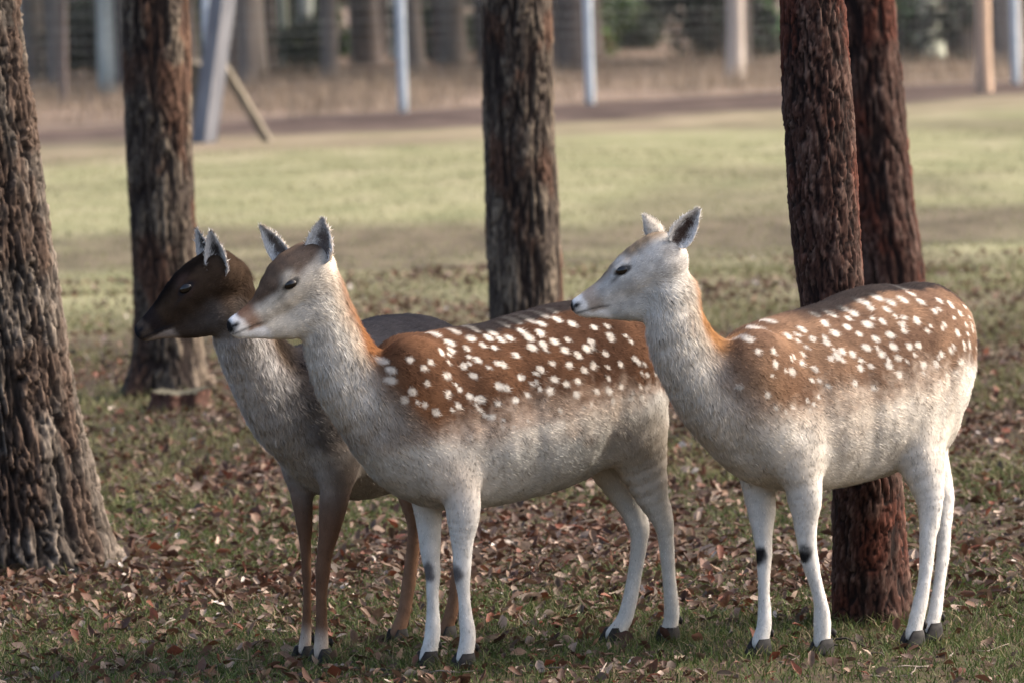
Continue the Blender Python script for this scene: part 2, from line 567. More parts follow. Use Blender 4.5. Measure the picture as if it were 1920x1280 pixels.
tv = np.concatenate([ctr + (top - ctr) * r_ for r_ in (0.02, 0.35, 0.7, 0.985)]) + [0, 0, 0.003]
i = np.arange(3)[:, None] * sn
q = np.stack([i + j, i + sn + j, i + sn + (j + 1) % sn, i + (j + 1) % sn], -1).reshape(-1, 4)
obj('cut_face', mesh_np('cut_face', tv - so, [q, np.array([list(range(sn))])], np.array([0.07, 0.062, 0.042]) * (0.5 + 1.0 * g.random((len(tv), 1))), M_BARK), stump)
tag(stump, 'low sawn stump with pale cut top at the foot of a pine', 'stump')

# ------------------------------------------------------------------ fence
fence = bpy.data.objects.new('wire_fence', None); C.objects.link(fence)
fpos = []
for px_ in (-700, -330, 30, 393, 756, 1107, 1500, 1906, 2310, 2700):
    # intersect viewing direction with the fence line
    d = ray(px_, 200)
    y_ = 80.0 / (1 - d[0] / d[1]); x_ = y_ * d[0] / d[1]
    fpos.append((x_, y_))
fence.location = (fpos[4][0], fpos[4][1], 0)
fl = np.array(fence.location)
pz = np.linspace(0, 2.2, 12)
for k, (x_, y_) in enumerate(fpos):
    v, f = merge([tube(np.stack([np.zeros(12), np.zeros(12), pz - 0.05], -1), np.full(12, 0.068), 14),
                  tube(np.array([[0, 0, 2.15], [0, 0, 2.19], [0, 0, 2.215]]), [0.074, 0.074, 0.05], 14)])
    o = obj('post', mesh_np('post', v, f, mat=M_STEEL), fence, (x_ - fl[0], y_ - fl[1], ground_h(np.array(x_), np.array(y_))))
A = np.array([*fpos[0], 0.0]); B = np.array([*fpos[-1], 0.0])
nrm = np.array([(B - A)[1], -(B - A)[0], 0]); nrm /= np.linalg.norm(nrm)
A = A + nrm * 0.075; B = B + nrm * 0.075
wires = []
for z in (0.05, 0.15, 0.25, 0.36, 0.48, 0.60, 0.73, 0.86, 1.0, 1.15, 1.3, 1.5, 1.7, 1.9):
    wires.append(tube(np.array([A + [0, 0, z], (A + B) / 2 + [0, 0, z], B + [0, 0, z]]), np.full(3, 0.0030), 4))
Lf = np.linalg.norm(B - A)
for s in np.arange(0.1, Lf, 0.15):
    p = A + (B - A) * s / Lf
    wires.append(tube(np.array([p + [0, 0, 0.04], p + [0, 0, 1.9]]), np.full(2, 0.0026), 4))
v, f = merge(wires)
obj('wire_mesh', mesh_np('wire_mesh', v - fl, f, mat=M_WIRE), fence)
tag(fence, 'wire mesh fence on pale round steel posts along the forest edge', 'fence')

# leaning timber strut with brace
lp = bpy.data.objects.new('leaning_timber_post', None); C.objects.link(lp)
b0 = on_ground(380, 266)
Yl = b0[1]
lp.location = (b0[0], Yl, 0)
lo = np.array([b0[0], Yl, 0])


def timber(p0, p1, w1, w2, yaw):
    p0 = np.asarray(p0, float); p1 = np.asarray(p1, float)
    ax = (p1 - p0); L = np.linalg.norm(ax); ax /= L
    a = np.array([math.cos(yaw), math.sin(yaw), 0]); a -= ax * (a @ ax); a /= np.linalg.norm(a)
    b_ = np.cross(ax, a)
    return box((p0 + p1) / 2, (w1, w2, L / 2), np.stack([a, b_, ax], 1))


tp = at_depth(428, -260, Yl + 0.15); bt = at_depth(381, 275, Yl)
v, f = timber(bt, bt + (at_depth(417, 0, Yl) - bt) * 2.1, 0.105, 0.11, math.radians(-38))
obj('post', mesh_np('post', v - lo, f, mat=M_TIMBER, smooth=False), lp)
v, f = timber(at_depth(412, 112, Yl + 0.14), at_depth(508, 275, Yl + 0.1), 0.045, 0.045, math.radians(-20))
obj('brace', mesh_np('brace', v - lo, f, mat=M_TIMBER2, smooth=False), lp)
v, f = timber(at_depth(352, 250, Yl + 0.9), at_depth(372, 118, Yl + 0.5), 0.07, 0.05, math.radians(-30))
obj('brace', mesh_np('brace', v - lo, f, mat=M_TIMBER2, smooth=False), lp)
tag(lp, 'thick leaning grey timber post with a pale diagonal brace by the fence', 'post')


# ------------------------------------------------------------------ forest beyond the fence
def forest_trunk(r, h, seed, lean=0.0):
    g = np.random.default_rng(seed)
    zs = np.concatenate([[-0.1, 0, 0.15, 0.4], np.linspace(0.9, h, 14)])
    n = 20
    th = np.arange(n) * 2 * np.pi / n
    V = []
    ph = g.random() * 6
    for z in zs:
        rad = r * (1 - 0.85 * max(z, 0) / h) * (1 + 0.16 * math.exp(-max(z, 0) / 0.18) * (0.6 + 0.4 * np.cos(4 * th + ph))) * (1 + g.normal(0, 0.02, n))
        V.append(np.stack([lean * z + 0.04 * math.sin(z * 0.6 + ph) + rad * np.cos(th), 0.05 * math.sin(z * 0.5 + ph) + rad * np.sin(th), np.full(n, z)], -1))
    V = np.concatenate(V)
    m = len(zs)
    i = np.arange(m - 1)[:, None] * n; j = np.arange(n)[None, :]
    q = np.stack([i + j, i + (j + 1) % n, i + n + (j + 1) % n, i + n + j], -1).reshape(-1, 4)
    parts = [(V, [q])]
    lp_, tips = limb_paths(lambda z: lean * z, 0.0, h * 0.45, h * 0.95, 12, 2.4, r * 0.22, seed + 1)
    return merge(parts + lp_), tips


def bark_cols(V, c1, c2, seed):
    k = fbm(V * [1, 1, 0.4], 2.2, seed, 4)[:, None]
    k = sstep(0.35, 0.65, k)
    return np.array(c1) * (1 - k) + np.array(c2) * k


BEECH = ((0.25, 0.28, 0.26), (0.40, 0.42, 0.38))
PALE = ((0.34, 0.29, 0.25), (0.50, 0.43, 0.37))
PINK = ((0.40, 0.28, 0.20), (0.52, 0.37, 0.27))
DARKB = ((0.06, 0.05, 0.045), (0.12, 0.095, 0.085))
MIDB = ((0.11, 0.095, 0.085), (0.20, 0.17, 0.15))
MOSS = ((0.30, 0.33, 0.25), (0.44, 0.45, 0.36))
# (x px, base y px, width px, colours, label)
ft = [
    (209, 178, 40, BEECH, 'broad blue-grey trunk beyond the fence behind the flared-root pine'),
    (121, 196, 17, DARKB, 'thin dark trunk between the leaning pine and the flared-root pine'),
    (92, 150, 34, MIDB, 'greyish brown forest trunk beside the leaning furrowed pine'),
    (505, 128, 36, DARKB, 'dark forest trunk close to the leaning timber post'),
    (537, 130, 18, MOSS, 'thin mossy trunk a little way from the timber post'),
    (576, 112, 30, BEECH, 'pale blue-grey trunk between timber post and steel post'),
    (612, 118, 22, DARKB, 'dark trunk beside a pink sunlit gap in the forest'),
    (1056, 118, 24, MIDB, 'grey trunk peeping out beside the straight middle pine'),
    (1381, 148, 36, PALE, 'pale tan trunk beyond the fence left of the slim reddish pine'),
    (1737, 110, 62, MOSS, 'very broad pale green trunk beyond the fence'),
    (1850, 174, 32, PINK, 'slim orange-tan trunk right in front of the fence wire'),
]
for k, (x_, y_, wpx, cols, label) in enumerate(ft):
    p = on_ground(x_, y_)
    r = wpx / 2 * px_size(p[1])
    (v, f), tips = forest_trunk(r, 15.0, 200 + k)
    root = bpy.data.objects.new('forest_tree', None); C.objects.link(root); root.location = (p[0], p[1], float(ground_h(p[0], p[1])))
    obj('trunk', mesh_np('trunk', v, f, bark_cols(v, *cols, 300 + k), M_BARK), root)
    cv, cf, cc = needle_crown(tips, 400 + k, 30, 0.9, leaf=0.3, wid=0.07)
    obj('crown', mesh_np('crown', cv, cf, cc, M_FOLI, False), root)
    tag(root, label, 'tree')
# the rest of the wood: alike dark trunks, shared meshes
protos = []
for k in range(5):
    (v, f), tips = forest_trunk(0.17 + 0.04 * k, 15.0, 500 + k)
    tm = mesh_np('trunk', v, f, bark_cols(v, *(DARKB, MIDB, BEECH, MIDB, DARKB)[k], 520 + k), M_BARK)
    cv, cf, cc = needle_crown(tips, 540 + k, 26, 0.9, leaf=0.34, wid=0.09)
    protos.append((tm, mesh_np('crown', cv, cf, cc, M_FOLI, False)))
g = np.random.default_rng(77)
placed = []
cnt = 0
while cnt < 150:
    Y = 100 + 150 * g.random() ** 1.1
    X = (g.random() * 2 - 1) * (Y * 0.125)
    if any((X - a) ** 2 + (Y - b_) ** 2 < 2.2 for a, b_ in placed): continue
    xp = 960 + X / Y * FPX
    if 636 < xp < 700 and Y < 235: continue
    if 1232 < xp < 1312 and Y < 235: continue
    placed.append((X, Y)); cnt += 1
    tm, cm = protos[g.integers(5)]
    root = bpy.data.objects.new('forest_tree', None); C.objects.link(root)
    root.location = (X, Y, float(ground_h(X, Y))); root.rotation_euler = (0, 0, g.random() * 6.28)
    s = 0.8 + 0.5 * g.random(); root.scale = (s, s, 1)
    obj('trunk', tm, root); obj('crown', cm, root)
    tag(root, 'slender grey or dark trunk deep in the blurred wood beyond the fence', 'tree', 'dark trunks deep in the wood')


# evergreen undergrowth
def shrub_mesh(seed, w_, h_, n, col):
    g = np.random.default_rng(seed)
    nb = 14
    ctr = np.stack([g.normal(0, w_ * 0.38, nb), g.normal(0, w_ * 0.3, nb), h_ * (0.08 + 0.95 * g.random(nb))], -1)
    idx = g.integers(nb, size=n)
    p = ctr[idx] + g.normal(0, 1, (n, 3)) * [w_ * 0.16, w_ * 0.16, h_ * 0.13]
    p[:, 2] = np.abs(p[:, 2])
    d = g.normal(0, 1, (n, 3)); d /= np.linalg.norm(d, axis=1)[:, None]
    s = np.cross(d, g.normal(0, 1, (n, 3))); s /= np.linalg.norm(s, axis=1)[:, None]
    L = 0.15 * (0.6 + 0.8 * g.random((n, 1)))
    V = np.stack([p, p + d * L * 0.5 + s * L * 0.4, p + d * L, p + d * L * 0.5 - s * L * 0.4], 1).reshape(-1, 3)
    cc = np.array(col) * (0.5 + g.random((n, 1))) * (1 + 0.2 * g.normal(0, 1, (n, 3)))
    stems = []
    for c_ in ctr:
        b_ = np.array([c_[0] * 0.3, c_[1] * 0.3, -0.03])
        stems.append(tube(np.stack([b_, (b_ + c_) / 2 + g.normal(0, 0.05, 3), c_]), [0.02, 0.014, 0.006], 5))
    return (V, np.arange(n * 4).reshape(-1, 4), np.repeat(np.clip(cc, 0.004, 1), 4, 0)), merge(stems)


shr = [(72, 118, 60, 1.5, (0.14, 0.20, 0.04), 'bright green evergreen shrub beside the leaning furrowed pine'),
       (165, 122, 48, 1.6, (0.03, 0.05, 0.018), 'dark green shrub behind the broad blue-grey trunk'),
       (480, 118, 70, 1.5, (0.022, 0.035, 0.016), 'dark evergreen thicket behind the timber post'),
       (560, 125, 50, 0.6, (0.16, 0.15, 0.06), 'low olive shrub at the foot of pale blue-grey trunk'),
       (618, 108, 34, 1.2, (0.07, 0.12, 0.035), 'green shrub beside the pink gap in the wood'),
       (728, 84, 46, 1.5, (0.03, 0.06, 0.02), 'dark green shrub touching the steel post beside the pink gap'),
       (800, 112, 80, 1.4, (0.024, 0.036, 0.02), 'wide dark evergreen shrub between steel post and straight pine'),
       (885, 96, 34, 0.9, (0.05, 0.07, 0.025), 'small green shrub tucked beside the straight middle pine'),
       (1080, 108, 44, 1.4, (0.15, 0.18, 0.05), 'yellow-green shrub behind the second steel post'),
       (1140, 100, 60, 1.5, (0.06, 0.10, 0.03), 'dark green shrub just past the second steel post'),
       (1190, 92, 40, 1.3, (0.025, 0.035, 0.02), 'blackish evergreen shrub beside the second sunlit gap'),
       (1338, 90, 40, 1.2, (0.03, 0.045, 0.02), 'dark shrub behind the pale tan trunk'),
       (1432, 98, 60, 1.3, (0.06, 0.13, 0.04), 'mid green shrub between the pale tan trunk and reddish pine'),
       (1690, 120, 40, 1.5, (0.08, 0.13, 0.05), 'green shrub at the edge of the shadowed brown pine'),
       (1785, 72, 34, 0.5, (0.03, 0.055, 0.02), 'tiny green bush next to the very broad trunk'),
       (1890, 90, 46, 1.5, (0.02, 0.035, 0.015), 'blackish green shrub behind the fence post near the orange trunk'),
       (340, 110, 70, 1.2, (0.03, 0.05, 0.02), 'dark shrub hidden between flared-root pine and timber post')]
for k, (x_, y_, wpx, h_, col, label) in enumerate(shr):
    p = on_ground(x_, y_)
    wm = wpx * px_size(p[1])
    (v, f, cc), (sv, sf) = shrub_mesh(600 + k, wm, h_, 2600, col)
    root = bpy.data.objects.new('shrub', None); C.objects.link(root); root.location = (p[0], p[1], float(ground_h(p[0], p[1])))
    obj('foliage', mesh_np('foliage', v, f, cc, M_FOLI, False), root)
    obj('stem', mesh_np('stem', sv, sf, np.tile([0.06, 0.045, 0.035], (len(sv), 1)), M_BARK), root)
    tag(root, label, 'shrub', 'evergreen shrubs in the wood')


# dense dark thicket farther in: alike evergreen bushes, shared meshes
bm = []
for k in range(4):
    (v, f, cc), (sv, sf) = shrub_mesh(700 + k, 1.7, 1.9, 2600, ((0.022, 0.034, 0.016), (0.035, 0.055, 0.018), (0.02, 0.026, 0.017), (0.05, 0.075, 0.028))[k])
    bm.append((mesh_np('foliage', v, f, cc, M_FOLI, False), mesh_np('stem', sv, sf, np.tile([0.05, 0.04, 0.03], (len(sv), 1)), M_BARK)))
g = np.random.default_rng(88)
for row in (0,):
    for k in range(40):
        Y = 112 + 75 * g.random()
        X = (-1 + 2 * g.random()) * Y * 0.098
        xp = 960 + X / Y * FPX
        if 595 < xp < 735 or 1195 < xp < 1345 or 860 < xp < 930: continue
        root = bpy.data.objects.new('thicket_bush', None); C.objects.link(root)
        root.location = (X, Y, float(ground_h(X, Y))); root.rotation_euler = (0, 0, g.random() * 6.28)
        s = 0.55 + 0.7 * g.random(); root.scale = (s, s, s * (0.8 + 0.5 * g.random()))
        fm, sm_ = bm[g.integers(4)]
        obj('foliage', fm, root); obj('stem', sm_, root)
        tag(root, 'blackish evergreen bush in the thicket deep in the wood', 'bush', 'bushes of the dark thicket')


# ------------------------------------------------------------------ deer
def surface_nets(vol, org, h):
    n0, n1, n2 = vol.shape
    ins = vol < 0
    cnt = np.zeros((n0 - 1, n1 - 1, n2 - 1), np.int8)
    sl = lambda a, dx, dy, dz: a[dx:n0 - 1 + dx, dy:n1 - 1 + dy, dz:n2 - 1 + dz]
    for dx in (0, 1):
        for dy in (0, 1):
            for dz in (0, 1):
                cnt += sl(ins, dx, dy, dz)
    act = (cnt > 0) & (cnt < 8)
    ci = np.argwhere(act)
    idx = np.full(act.shape, -1, np.int64)
    idx[act] = np.arange(len(ci))
    corner = {(dx, dy, dz): vol[ci[:, 0] + dx, ci[:, 1] + dy, ci[:, 2] + dz] for dx in (0, 1) for dy in (0, 1) for dz in (0, 1)}
    acc = np.zeros((len(ci), 3)); num = np.zeros(len(ci))
    for ax in range(3):
        for a in (0, 1):
            for b_ in (0, 1):
                c0 = [a, b_]; c0.insert(ax, 0); c1 = [a, b_]; c1.insert(ax, 1)
                v0 = corner[tuple(c0)]; v1 = corner[tuple(c1)]
                m = (v0 < 0) != (v1 < 0)
                tt_ = np.where(m, v0 / np.where(m, v0 - v1, 1), 0)
                p = np.tile(np.array(c0, float), (len(ci), 1)); p[:, ax] = tt_
                acc += p * m[:, None]; num += m
    V = org + (ci + acc / num[:, None]) * h
    quads = []
    for ax in range(3):
        s0 = [slice(None)] * 3; s1 = [slice(None)] * 3
        s0[ax] = slice(0, -1); s1[ax] = slice(1, None)
        a = ins[tuple(s0)]; b_ = ins[tuple(s1)]
        e = np.argwhere(a != b_)
        o1, o2 = [k for k in range(3) if k != ax]
        ok = (e[:, o1] > 0) & (e[:, o2] > 0) & (e[:, o1] < vol.shape[o1] - 1) & (e[:, o2] < vol.shape[o2] - 1)
        e = e[ok]
        flip = a[e[:, 0], e[:, 1], e[:, 2]]
        cs = []
        for (d1, d2) in ((-1, -1), (0, -1), (0, 0), (-1, 0)):
            c_ = e.copy(); c_[:, o1] += d1; c_[:, o2] += d2
            cs.append(idx[c_[:, 0], c_[:, 1], c_[:, 2]])
        qd = np.stack(cs, 1)
        if ax == 1: flip = ~flip
        qd = np.where(flip[:, None], qd, qd[:, ::-1])
        quads.append(qd)
    return V, np.concatenate(quads)


class Deer:
    def __init__(self, front, theta):
        self.base = on_ground(*front)
        t_ = math.radians(theta)
        self.h = np.array([-math.cos(t_), -math.sin(t_), 0])       # heading
        self.left = np.array([math.sin(t_), -math.cos(t_), 0])     # its left side, towards the lens
        self.Y0 = self.base[1]
        self.px = px_size(self.Y0)
        self.prims = []
        self.hp = None

    def S(self, x, y, l=0.0):
        d = ray(x, y)
        o = self.base + self.left * l
        return CAM + d * ((o - CAM) @ self.left / (d @ self.left))

    def H(self, x, y, w_=0.0):            # point in the head's own plane
        d = ray(x, y)
        o = self.h_o + self.h_w * w_
        return CAM + d * ((o - CAM) @ self.h_w / (d @ self.h_w))

    def head_frame(self, poll, nose, yaw, shift=0.0):
        self.h_o = self.S(*poll) + self.left * shift
        y_ = math.radians(yaw)
        f = np.array([-math.cos(y_), -math.sin(y_), 0])
        self.h_w = np.array([math.sin(y_), -math.cos(y_), 0])
        n = self.H(*nose)
        self.h_u = n - self.h_o
        self.h_len = np.linalg.norm(self.h_u); self.h_u /= self.h_len
        self.h_v = np.cross(self.h_w, self.h_u)
        if self.h_v[2] < 0: self.h_v = -self.h_v

    def add(self, reg, a, b_, ra, rb, sa=1.0, sb=1.0, k=0.03, axis=None):
        self.prims.append((reg, [(np.array(a), np.array(b_), ra, rb, sa, sb, self.left if axis is None else axis)], k))

    def chain(self, reg, pts, rad, sc_, k=0.03, axis=None, sub=3):
        """one smooth limb through the points (Catmull-Rom), joined to the rest with blend k"""
        pts = np.array(pts); m = len(pts)
        A = np.concatenate([pts, np.array(rad)[:, None], np.array(sc_)[:, None]], 1)
        A = np.concatenate([2 * A[:1] - A[1:2], A, 2 * A[-1:] - A[-2:-1]])
        A[0, 3:] = A[1, 3:]; A[-1, 3:] = A[-2, 3:]
        out = []
        for i in range(1, m):
            for t_ in np.arange(sub) / sub:
                p0, p1, p2, p3 = A[i - 1], A[i], A[i + 1], A[i + 2]
                out.append(0.5 * (2 * p1 + (p2 - p0) * t_ + (2 * p0 - 5 * p1 + 4 * p2 - p3) * t_ ** 2 + (3 * p1 - p0 - 3 * p2 + p3) * t_ ** 3))
        out.append(A[m])
        ax = self.left if axis is None else axis
        self.prims.append((reg, [(a[:3], b_[:3], a[3], b_[3], a[4], b_[4], ax) for a, b_ in zip(out[:-1], out[1:])], k))

    @staticmethod
    def sd(p, seg):
        a, b_, ra, rb, sa, sb, ax = seg
        ba = b_ - a
        q = p - a
        t_ = np.clip((q @ ba) / (ba @ ba + 1e-12), 0, 1)
        r = ra + (rb - ra) * t_
        s = sa + (sb - sa) * t_
        e = q - t_[..., None] * ba
        l = e @ ax
        dd = np.sqrt(np.maximum((e * e).sum(-1) - l * l + (l / s) ** 2, 1e-12))
        return (dd - r) * np.minimum(1.0, 0.5 + 0.5 * s)

    def pd(self, p, pr):
        v = None
        for sg in pr[1]:
            d = self.sd(p, sg)
            v = d if v is None else np.minimum(v, d)
        return v

    def field(self, p):
        v = np.full(len(p), 0.5)
        for pr in self.prims:
            d = self.pd(p, pr); k = pr[2]
            hh = np.maximum(k - np.abs(v - d), 0) / k
            v = np.minimum(v, d) - hh * hh * k * 0.25
        return v

    @staticmethod
    def bb(sg, m):
        a, b_, ra, rb, sa, sb, ax = sg
        ra = ra * max(1, sa) + m; rb = rb * max(1, sb) + m
        return np.minimum(a - ra, b_ - rb), np.maximum(a + ra, b_ + rb)

    def mesh(self, h=0.0058):
        allb = [self.bb(sg, 0.03) for pr in self.prims for sg in pr[1]]
        lo = np.min([x[0] for x in allb], axis=0); hi = np.max([x[1] for x in allb], axis=0)
        n = np.ceil((hi - lo) / h).astype(int)
        vol = np.full(n, 0.5, np.float32)
        cl = lambda x: np.clip(x, 0, n)
        for reg, segs, k in self.prims:
            bbs = [self.bb(sg, k + 0.02) for sg in segs]
            c0 = cl(np.floor((np.min([x[0] for x in bbs], axis=0) - lo) / h).astype(int))
            c1 = cl(np.ceil((np.max([x[1] for x in bbs], axis=0) - lo) / h).astype(int))
            tmp = np.full(c1 - c0, 0.5, np.float32)
            for sg, (b0, b1) in zip(segs, bbs):
                l0 = cl(np.floor((b0 - lo) / h).astype(int)); l1 = cl(np.ceil((b1 - lo) / h).astype(int))
                ax = [(lo[q] + np.arange(l0[q], l1[q]) * h) for q in range(3)]
                g_ = np.stack(np.meshgrid(*ax, indexing='ij'), -1)
                d = self.sd(g_.reshape(-1, 3), sg).reshape(g_.shape[:3])
                sl = tuple(slice(l0[q] - c0[q], l1[q] - c0[q]) for q in range(3))
                tmp[sl] = np.minimum(tmp[sl], d)
            sl = tuple(slice(c0[q], c1[q]) for q in range(3))
            v = vol[sl]
            hh = np.maximum(k - np.abs(v - tmp), 0) / k
            vol[sl] = np.minimum(v, tmp) - hh * hh * k * 0.25
        return surface_nets(vol, lo, h)

    def weights(self, p, regs, tau=0.010):
        out = np.zeros((len(p), len(regs)))
        for pr in self.prims:
            if pr[0] not in regs: continue
            d = np.maximum(self.pd(p, pr), -0.03)
            i = regs.index(pr[0])
            out[:, i] = np.maximum(out[:, i], np.exp(-d / tau))
        return out / out.sum(1, keepdims=True)


def ear_mesh(base, tip, wdir, nrm, width, cup=0.75, rows=14, colsn=11):
    """cupped ear: inner and outer sheet; returns V, Q, inner flag, rim closeness, u"""
    ax = tip - base; L = np.linalg.norm(ax); ax /= L
    nrm = nrm - ax * (nrm @ ax); nrm /= np.linalg.norm(nrm)
    wv = np.cross(ax, nrm)
    us = np.linspace(0, 1, rows)
    prof = width * np.clip(np.sin(np.pi * (0.16 + 0.84 * us) ** 0.85) ** 0.75, 0.03, 1) * (1 - 0.15 * us)
    prof[0] = width * 0.55
    prof[-1] = width * 0.05
    V, inn, rim, uu = [], [], [], []
    for side in (0, 1):
        for i, u in enumerate(us):
            for j in range(colsn):
                s = -1 + 2 * j / (colsn - 1)
                ph = s * (1.45 - 0.45 * u) * cup / 0.75
                r = prof[i]
                off = 0.0022 if side else 0.0
                p = base + ax * (u * L) + wv * ((r + off) * math.sin(ph)) - nrm * ((r * 0.9 + off) * (math.cos(ph) - 0.55)) - nrm * 0.10 * L * math.sin(u * 2.2) * 0.3
                V.append(p); inn.append(1 - side); rim.append(max(abs(s), 0.75 * u ** 3 * 1.2)); uu.append(u)
    V = np.array(V)
    Q = []
    o = rows * colsn
    for i in range(rows - 1):
        for j in range(colsn - 1):
            a = i * colsn + j
            Q.append([a, a + 1, a + colsn + 1, a + colsn])
            Q.append([o + a, o + a + colsn, o + a + colsn + 1, o + a + 1])
    for i in range(rows - 1):
        a = i * colsn; Q.append([a, a + colsn, o + a + colsn, o + a])
        a = i * colsn + colsn - 1; Q.append([a, o + a, o + a + colsn, a + colsn])
    for j in range(colsn - 1):
        a = (rows - 1) * colsn + j; Q.append([a, a + 1, o + a + 1, o + a])
    # make inner sheet face along +nrm
    Q = np.array(Q)
    q0 = Q[0]
    n0 = np.cross(V[q0[1]] - V[q0[0]], V[q0[3]] - V[q0[0]])
    if n0 @ nrm < 0: Q = Q[:, ::-1]
    return V, Q, np.array(inn), np.array(rim), np.array(uu)


def lerp3(a, b_, f):
    return np.asarray(a) * (1 - f[:, None]) + np.asarray(b_) * f[:, None]


CONTACT = []
REG = ['trunk', 'neck', 'head', 'fleg', 'hleg', 'tail']


def coat(D, p, kind, seed):
    """natural coat colour at points p (n,3)"""
    n = len(p)
    W = D.weights(p, REG, 0.020)
    q = p - D.base
    s = -(q @ D.h); l = q @ D.left; z = p[:, 2]
    zt = np.interp(s, D.st_s, D.st_top); zb = np.interp(s, D.st_s, D.st_bot)
    v = (z - zb) / (zt - zb)
    loc = np.stack([s, l, z], -1)
    nz = fbm(loc, 16, seed, 3) - 0.5
    nf = fbm(loc, 60, seed + 4, 2) - 0.5
    S0, S1 = D.st_s[0], D.st_s[-1]
    sn = (s - S0) / (S1 - S0)
    K = D.pal
    # trunk
    vb = np.interp(sn, [0, 0.18, 0.35, 0.6, 0.75, 0.9, 1.0], D.vb) + nz * 0.22
    sad = sstep(-0.19, 0.11, v - vb + 0.16 * (fbm(loc, 90, seed + 31, 2) - 0.5))
    pale = lerp3(K['belly'], K['flank'], sstep(0.26, 0.52, v + nz * 0.12))
    strip = np.exp(-((v - 0.36 - 0.10 * sn + nz * 0.1) / 0.045) ** 2) * sstep(0.25, 0.45, sn) * (1 - sstep(0.85, 0.97, sn))
    pale = lerp3(pale, K['white'], 0.7 * strip)
    brown = lerp3(K['saddle'], K['saddle2'], sstep(0.3, 0.7, fbm(loc, 10, seed + 9, 2)))
    mot = fbm(loc, 26, seed + 60, 4)
    pale = pale * (1 + 0.5 * (mot - 0.5))[:, None]
    pale = lerp3(pale, K['flank'], 0.55 * sstep(0.52, 0.66, fbm(loc, 9, seed + 63, 3)) * sstep(0.1, 0.3, v))
    tr = lerp3(pale, brown, sad)
    if kind != 'dark':
        # spots in loose rows on both flanks
        rump = sstep(0.93, 1.06, sn + nz * 0.1) * (1 - sstep(0.75, 0.95, v))
        tr = lerp3(tr, K['white'], 0.45 * rump)
        best = np.zeros(n)
        for (ss, zz, ra, rb, tl, side) in D.spots:
            ds = s - ss; dz = z - zz
            m = (np.abs(ds) < 0.03) & (np.abs(dz) < 0.03) & (l * side > -0.01)
            if not m.any(): continue
            ca, sa = math.cos(tl), math.sin(tl)
            e = ((ds[m] * ca + dz[m] * sa) / ra) ** 2 + ((-ds[m] * sa + dz[m] * ca) / rb) ** 2 + nf[m] * 0.8
            best[m] = np.maximum(best[m], 1 - sstep(0.45, 1.45, e))
        tr = lerp3(tr, K['spot'], best * (0.35 + 0.65 * sstep(-0.12, 0.0, v - vb)))
        ds_ = (1 - sstep(0.050, 0.074, np.abs(l) + nf * 0.03)) * sstep(0.76, 0.86, v) * sstep(0.22, 0.38, sn)
        tr = lerp3(tr, K['black'], ds_ * 0.92)
    else:
        ds_ = sstep(0.72, 0.9, v + nz * 0.1)
        tr = lerp3(tr, K['black'], ds_ * 0.9)
    # neck: mane along the crest, pale throat
    A = D.neck_pts
    best = np.full(n, 9.0); back = np.zeros(n); tpar = np.zeros(n)
    for i in range(len(A) - 1):
        ba = A[i + 1] - A[i]
        t_ = np.clip(((p - A[i]) @ ba) / (ba @ ba), 0, 1)
        e = p - A[i] - t_[:, None] * ba
        d = np.linalg.norm(e, axis=1)
        ud = ba / np.linalg.norm(ba)
        bv = -D.h - ud * (-D.h @ ud); bv /= np.linalg.norm(bv)
        bk = (e @ bv) / (d + 1e-6)
        m = d < best
        best[m] = d[m]; back[m] = bk[m]; tpar[m] = (i + t_[m]) / (len(A) - 1)
    bk = back + nz * 0.5
    nk = lerp3(K['throat'], K['neck'], sstep(-0.45, 0.45, bk))
    nk = lerp3(nk, K['neck2'], 0.6 * sstep(0.52, 0.66, fbm(loc, 24, seed + 66, 3)) * sstep(-0.8, 0.0, bk))
    nk = nk * (1 + 0.4 * (mot - 0.5))[:, None]
    nk = lerp3(nk, K['mane'], sstep(D.mane[0], D.mane[1] + 0.1 * (1 - tpar), bk + 0.55 * np.clip(1 - 1.6 * tpar, 0, 1)))
    if kind == 'dark':                       # dark poll and nape
        nk = lerp3(nk, (0.028, 0.018, 0.012), sstep(0.48, 0.88, tpar + 0.10 * bk + nz * 0.25))
    # head
    hq = p - D.h_o
    u = (hq @ D.h_u) / D.h_len; hv = hq @ D.h_v; hw = hq @ D.h_w
    top = np.interp(u, [0, 0.3, 0.6, 0.85, 1.0], D.htop)
    hd = lerp3(K['cheek'], K['brow'], sstep(-0.012, 0.012, hv - top + nz * 0.02))
    hd = lerp3(hd, K['jaw'], 0.7 * sstep(0.0, 0.02, np.interp(u, [0, 0.5, 0.8, 1.0], [-0.075, -0.06, -0.032, -0.016]) - hv + nz * 0.015))
    eu = (D.eye_p - D.h_o) @ D.h_u / D.h_len; ev = (D.eye_p - D.h_o) @ D.h_v
    er = np.hypot((u - eu) * D.h_len, (hv - ev) * 1.25)
    hd = lerp3(hd, K['eyering'], sstep(0.036, 0.016, er + nf * 0.012) * D.ering * 0.7)
    hd = lerp3(hd, K['black'], sstep(0.019, 0.014, np.hypot((u - eu) * D.h_len * 0.72, (hv - ev) * 1.6)) * 0.9)
    gl = np.exp(-(((u - eu - 0.10) * D.h_len / 0.020) ** 2 + ((hv - ev + 0.010 + 0.25 * (u - eu - 0.1) * D.h_len) / 0.0045) ** 2))
    hd = lerp3(hd, K['black'], 0.55 * gl)
    pb = np.exp(-(((u - eu + 0.03) * D.h_len / 0.016) ** 2 + ((hv - ev - 0.024) / 0.008) ** 2))
    hd = lerp3(hd, K['eyering'], 0.7 * pb)
    hd = hd * (1 + 0.8 * (fbm(loc, 60, seed + 90, 3) - 0.5) + 0.4 * (mot - 0.5))[:, None]
    # muzzle
    hd = lerp3(hd, K['muzzle'], sstep(0.70, 0.80, u + nz * 0.1) * (1 - sstep(0.86, 0.92, u)) * 0.8)
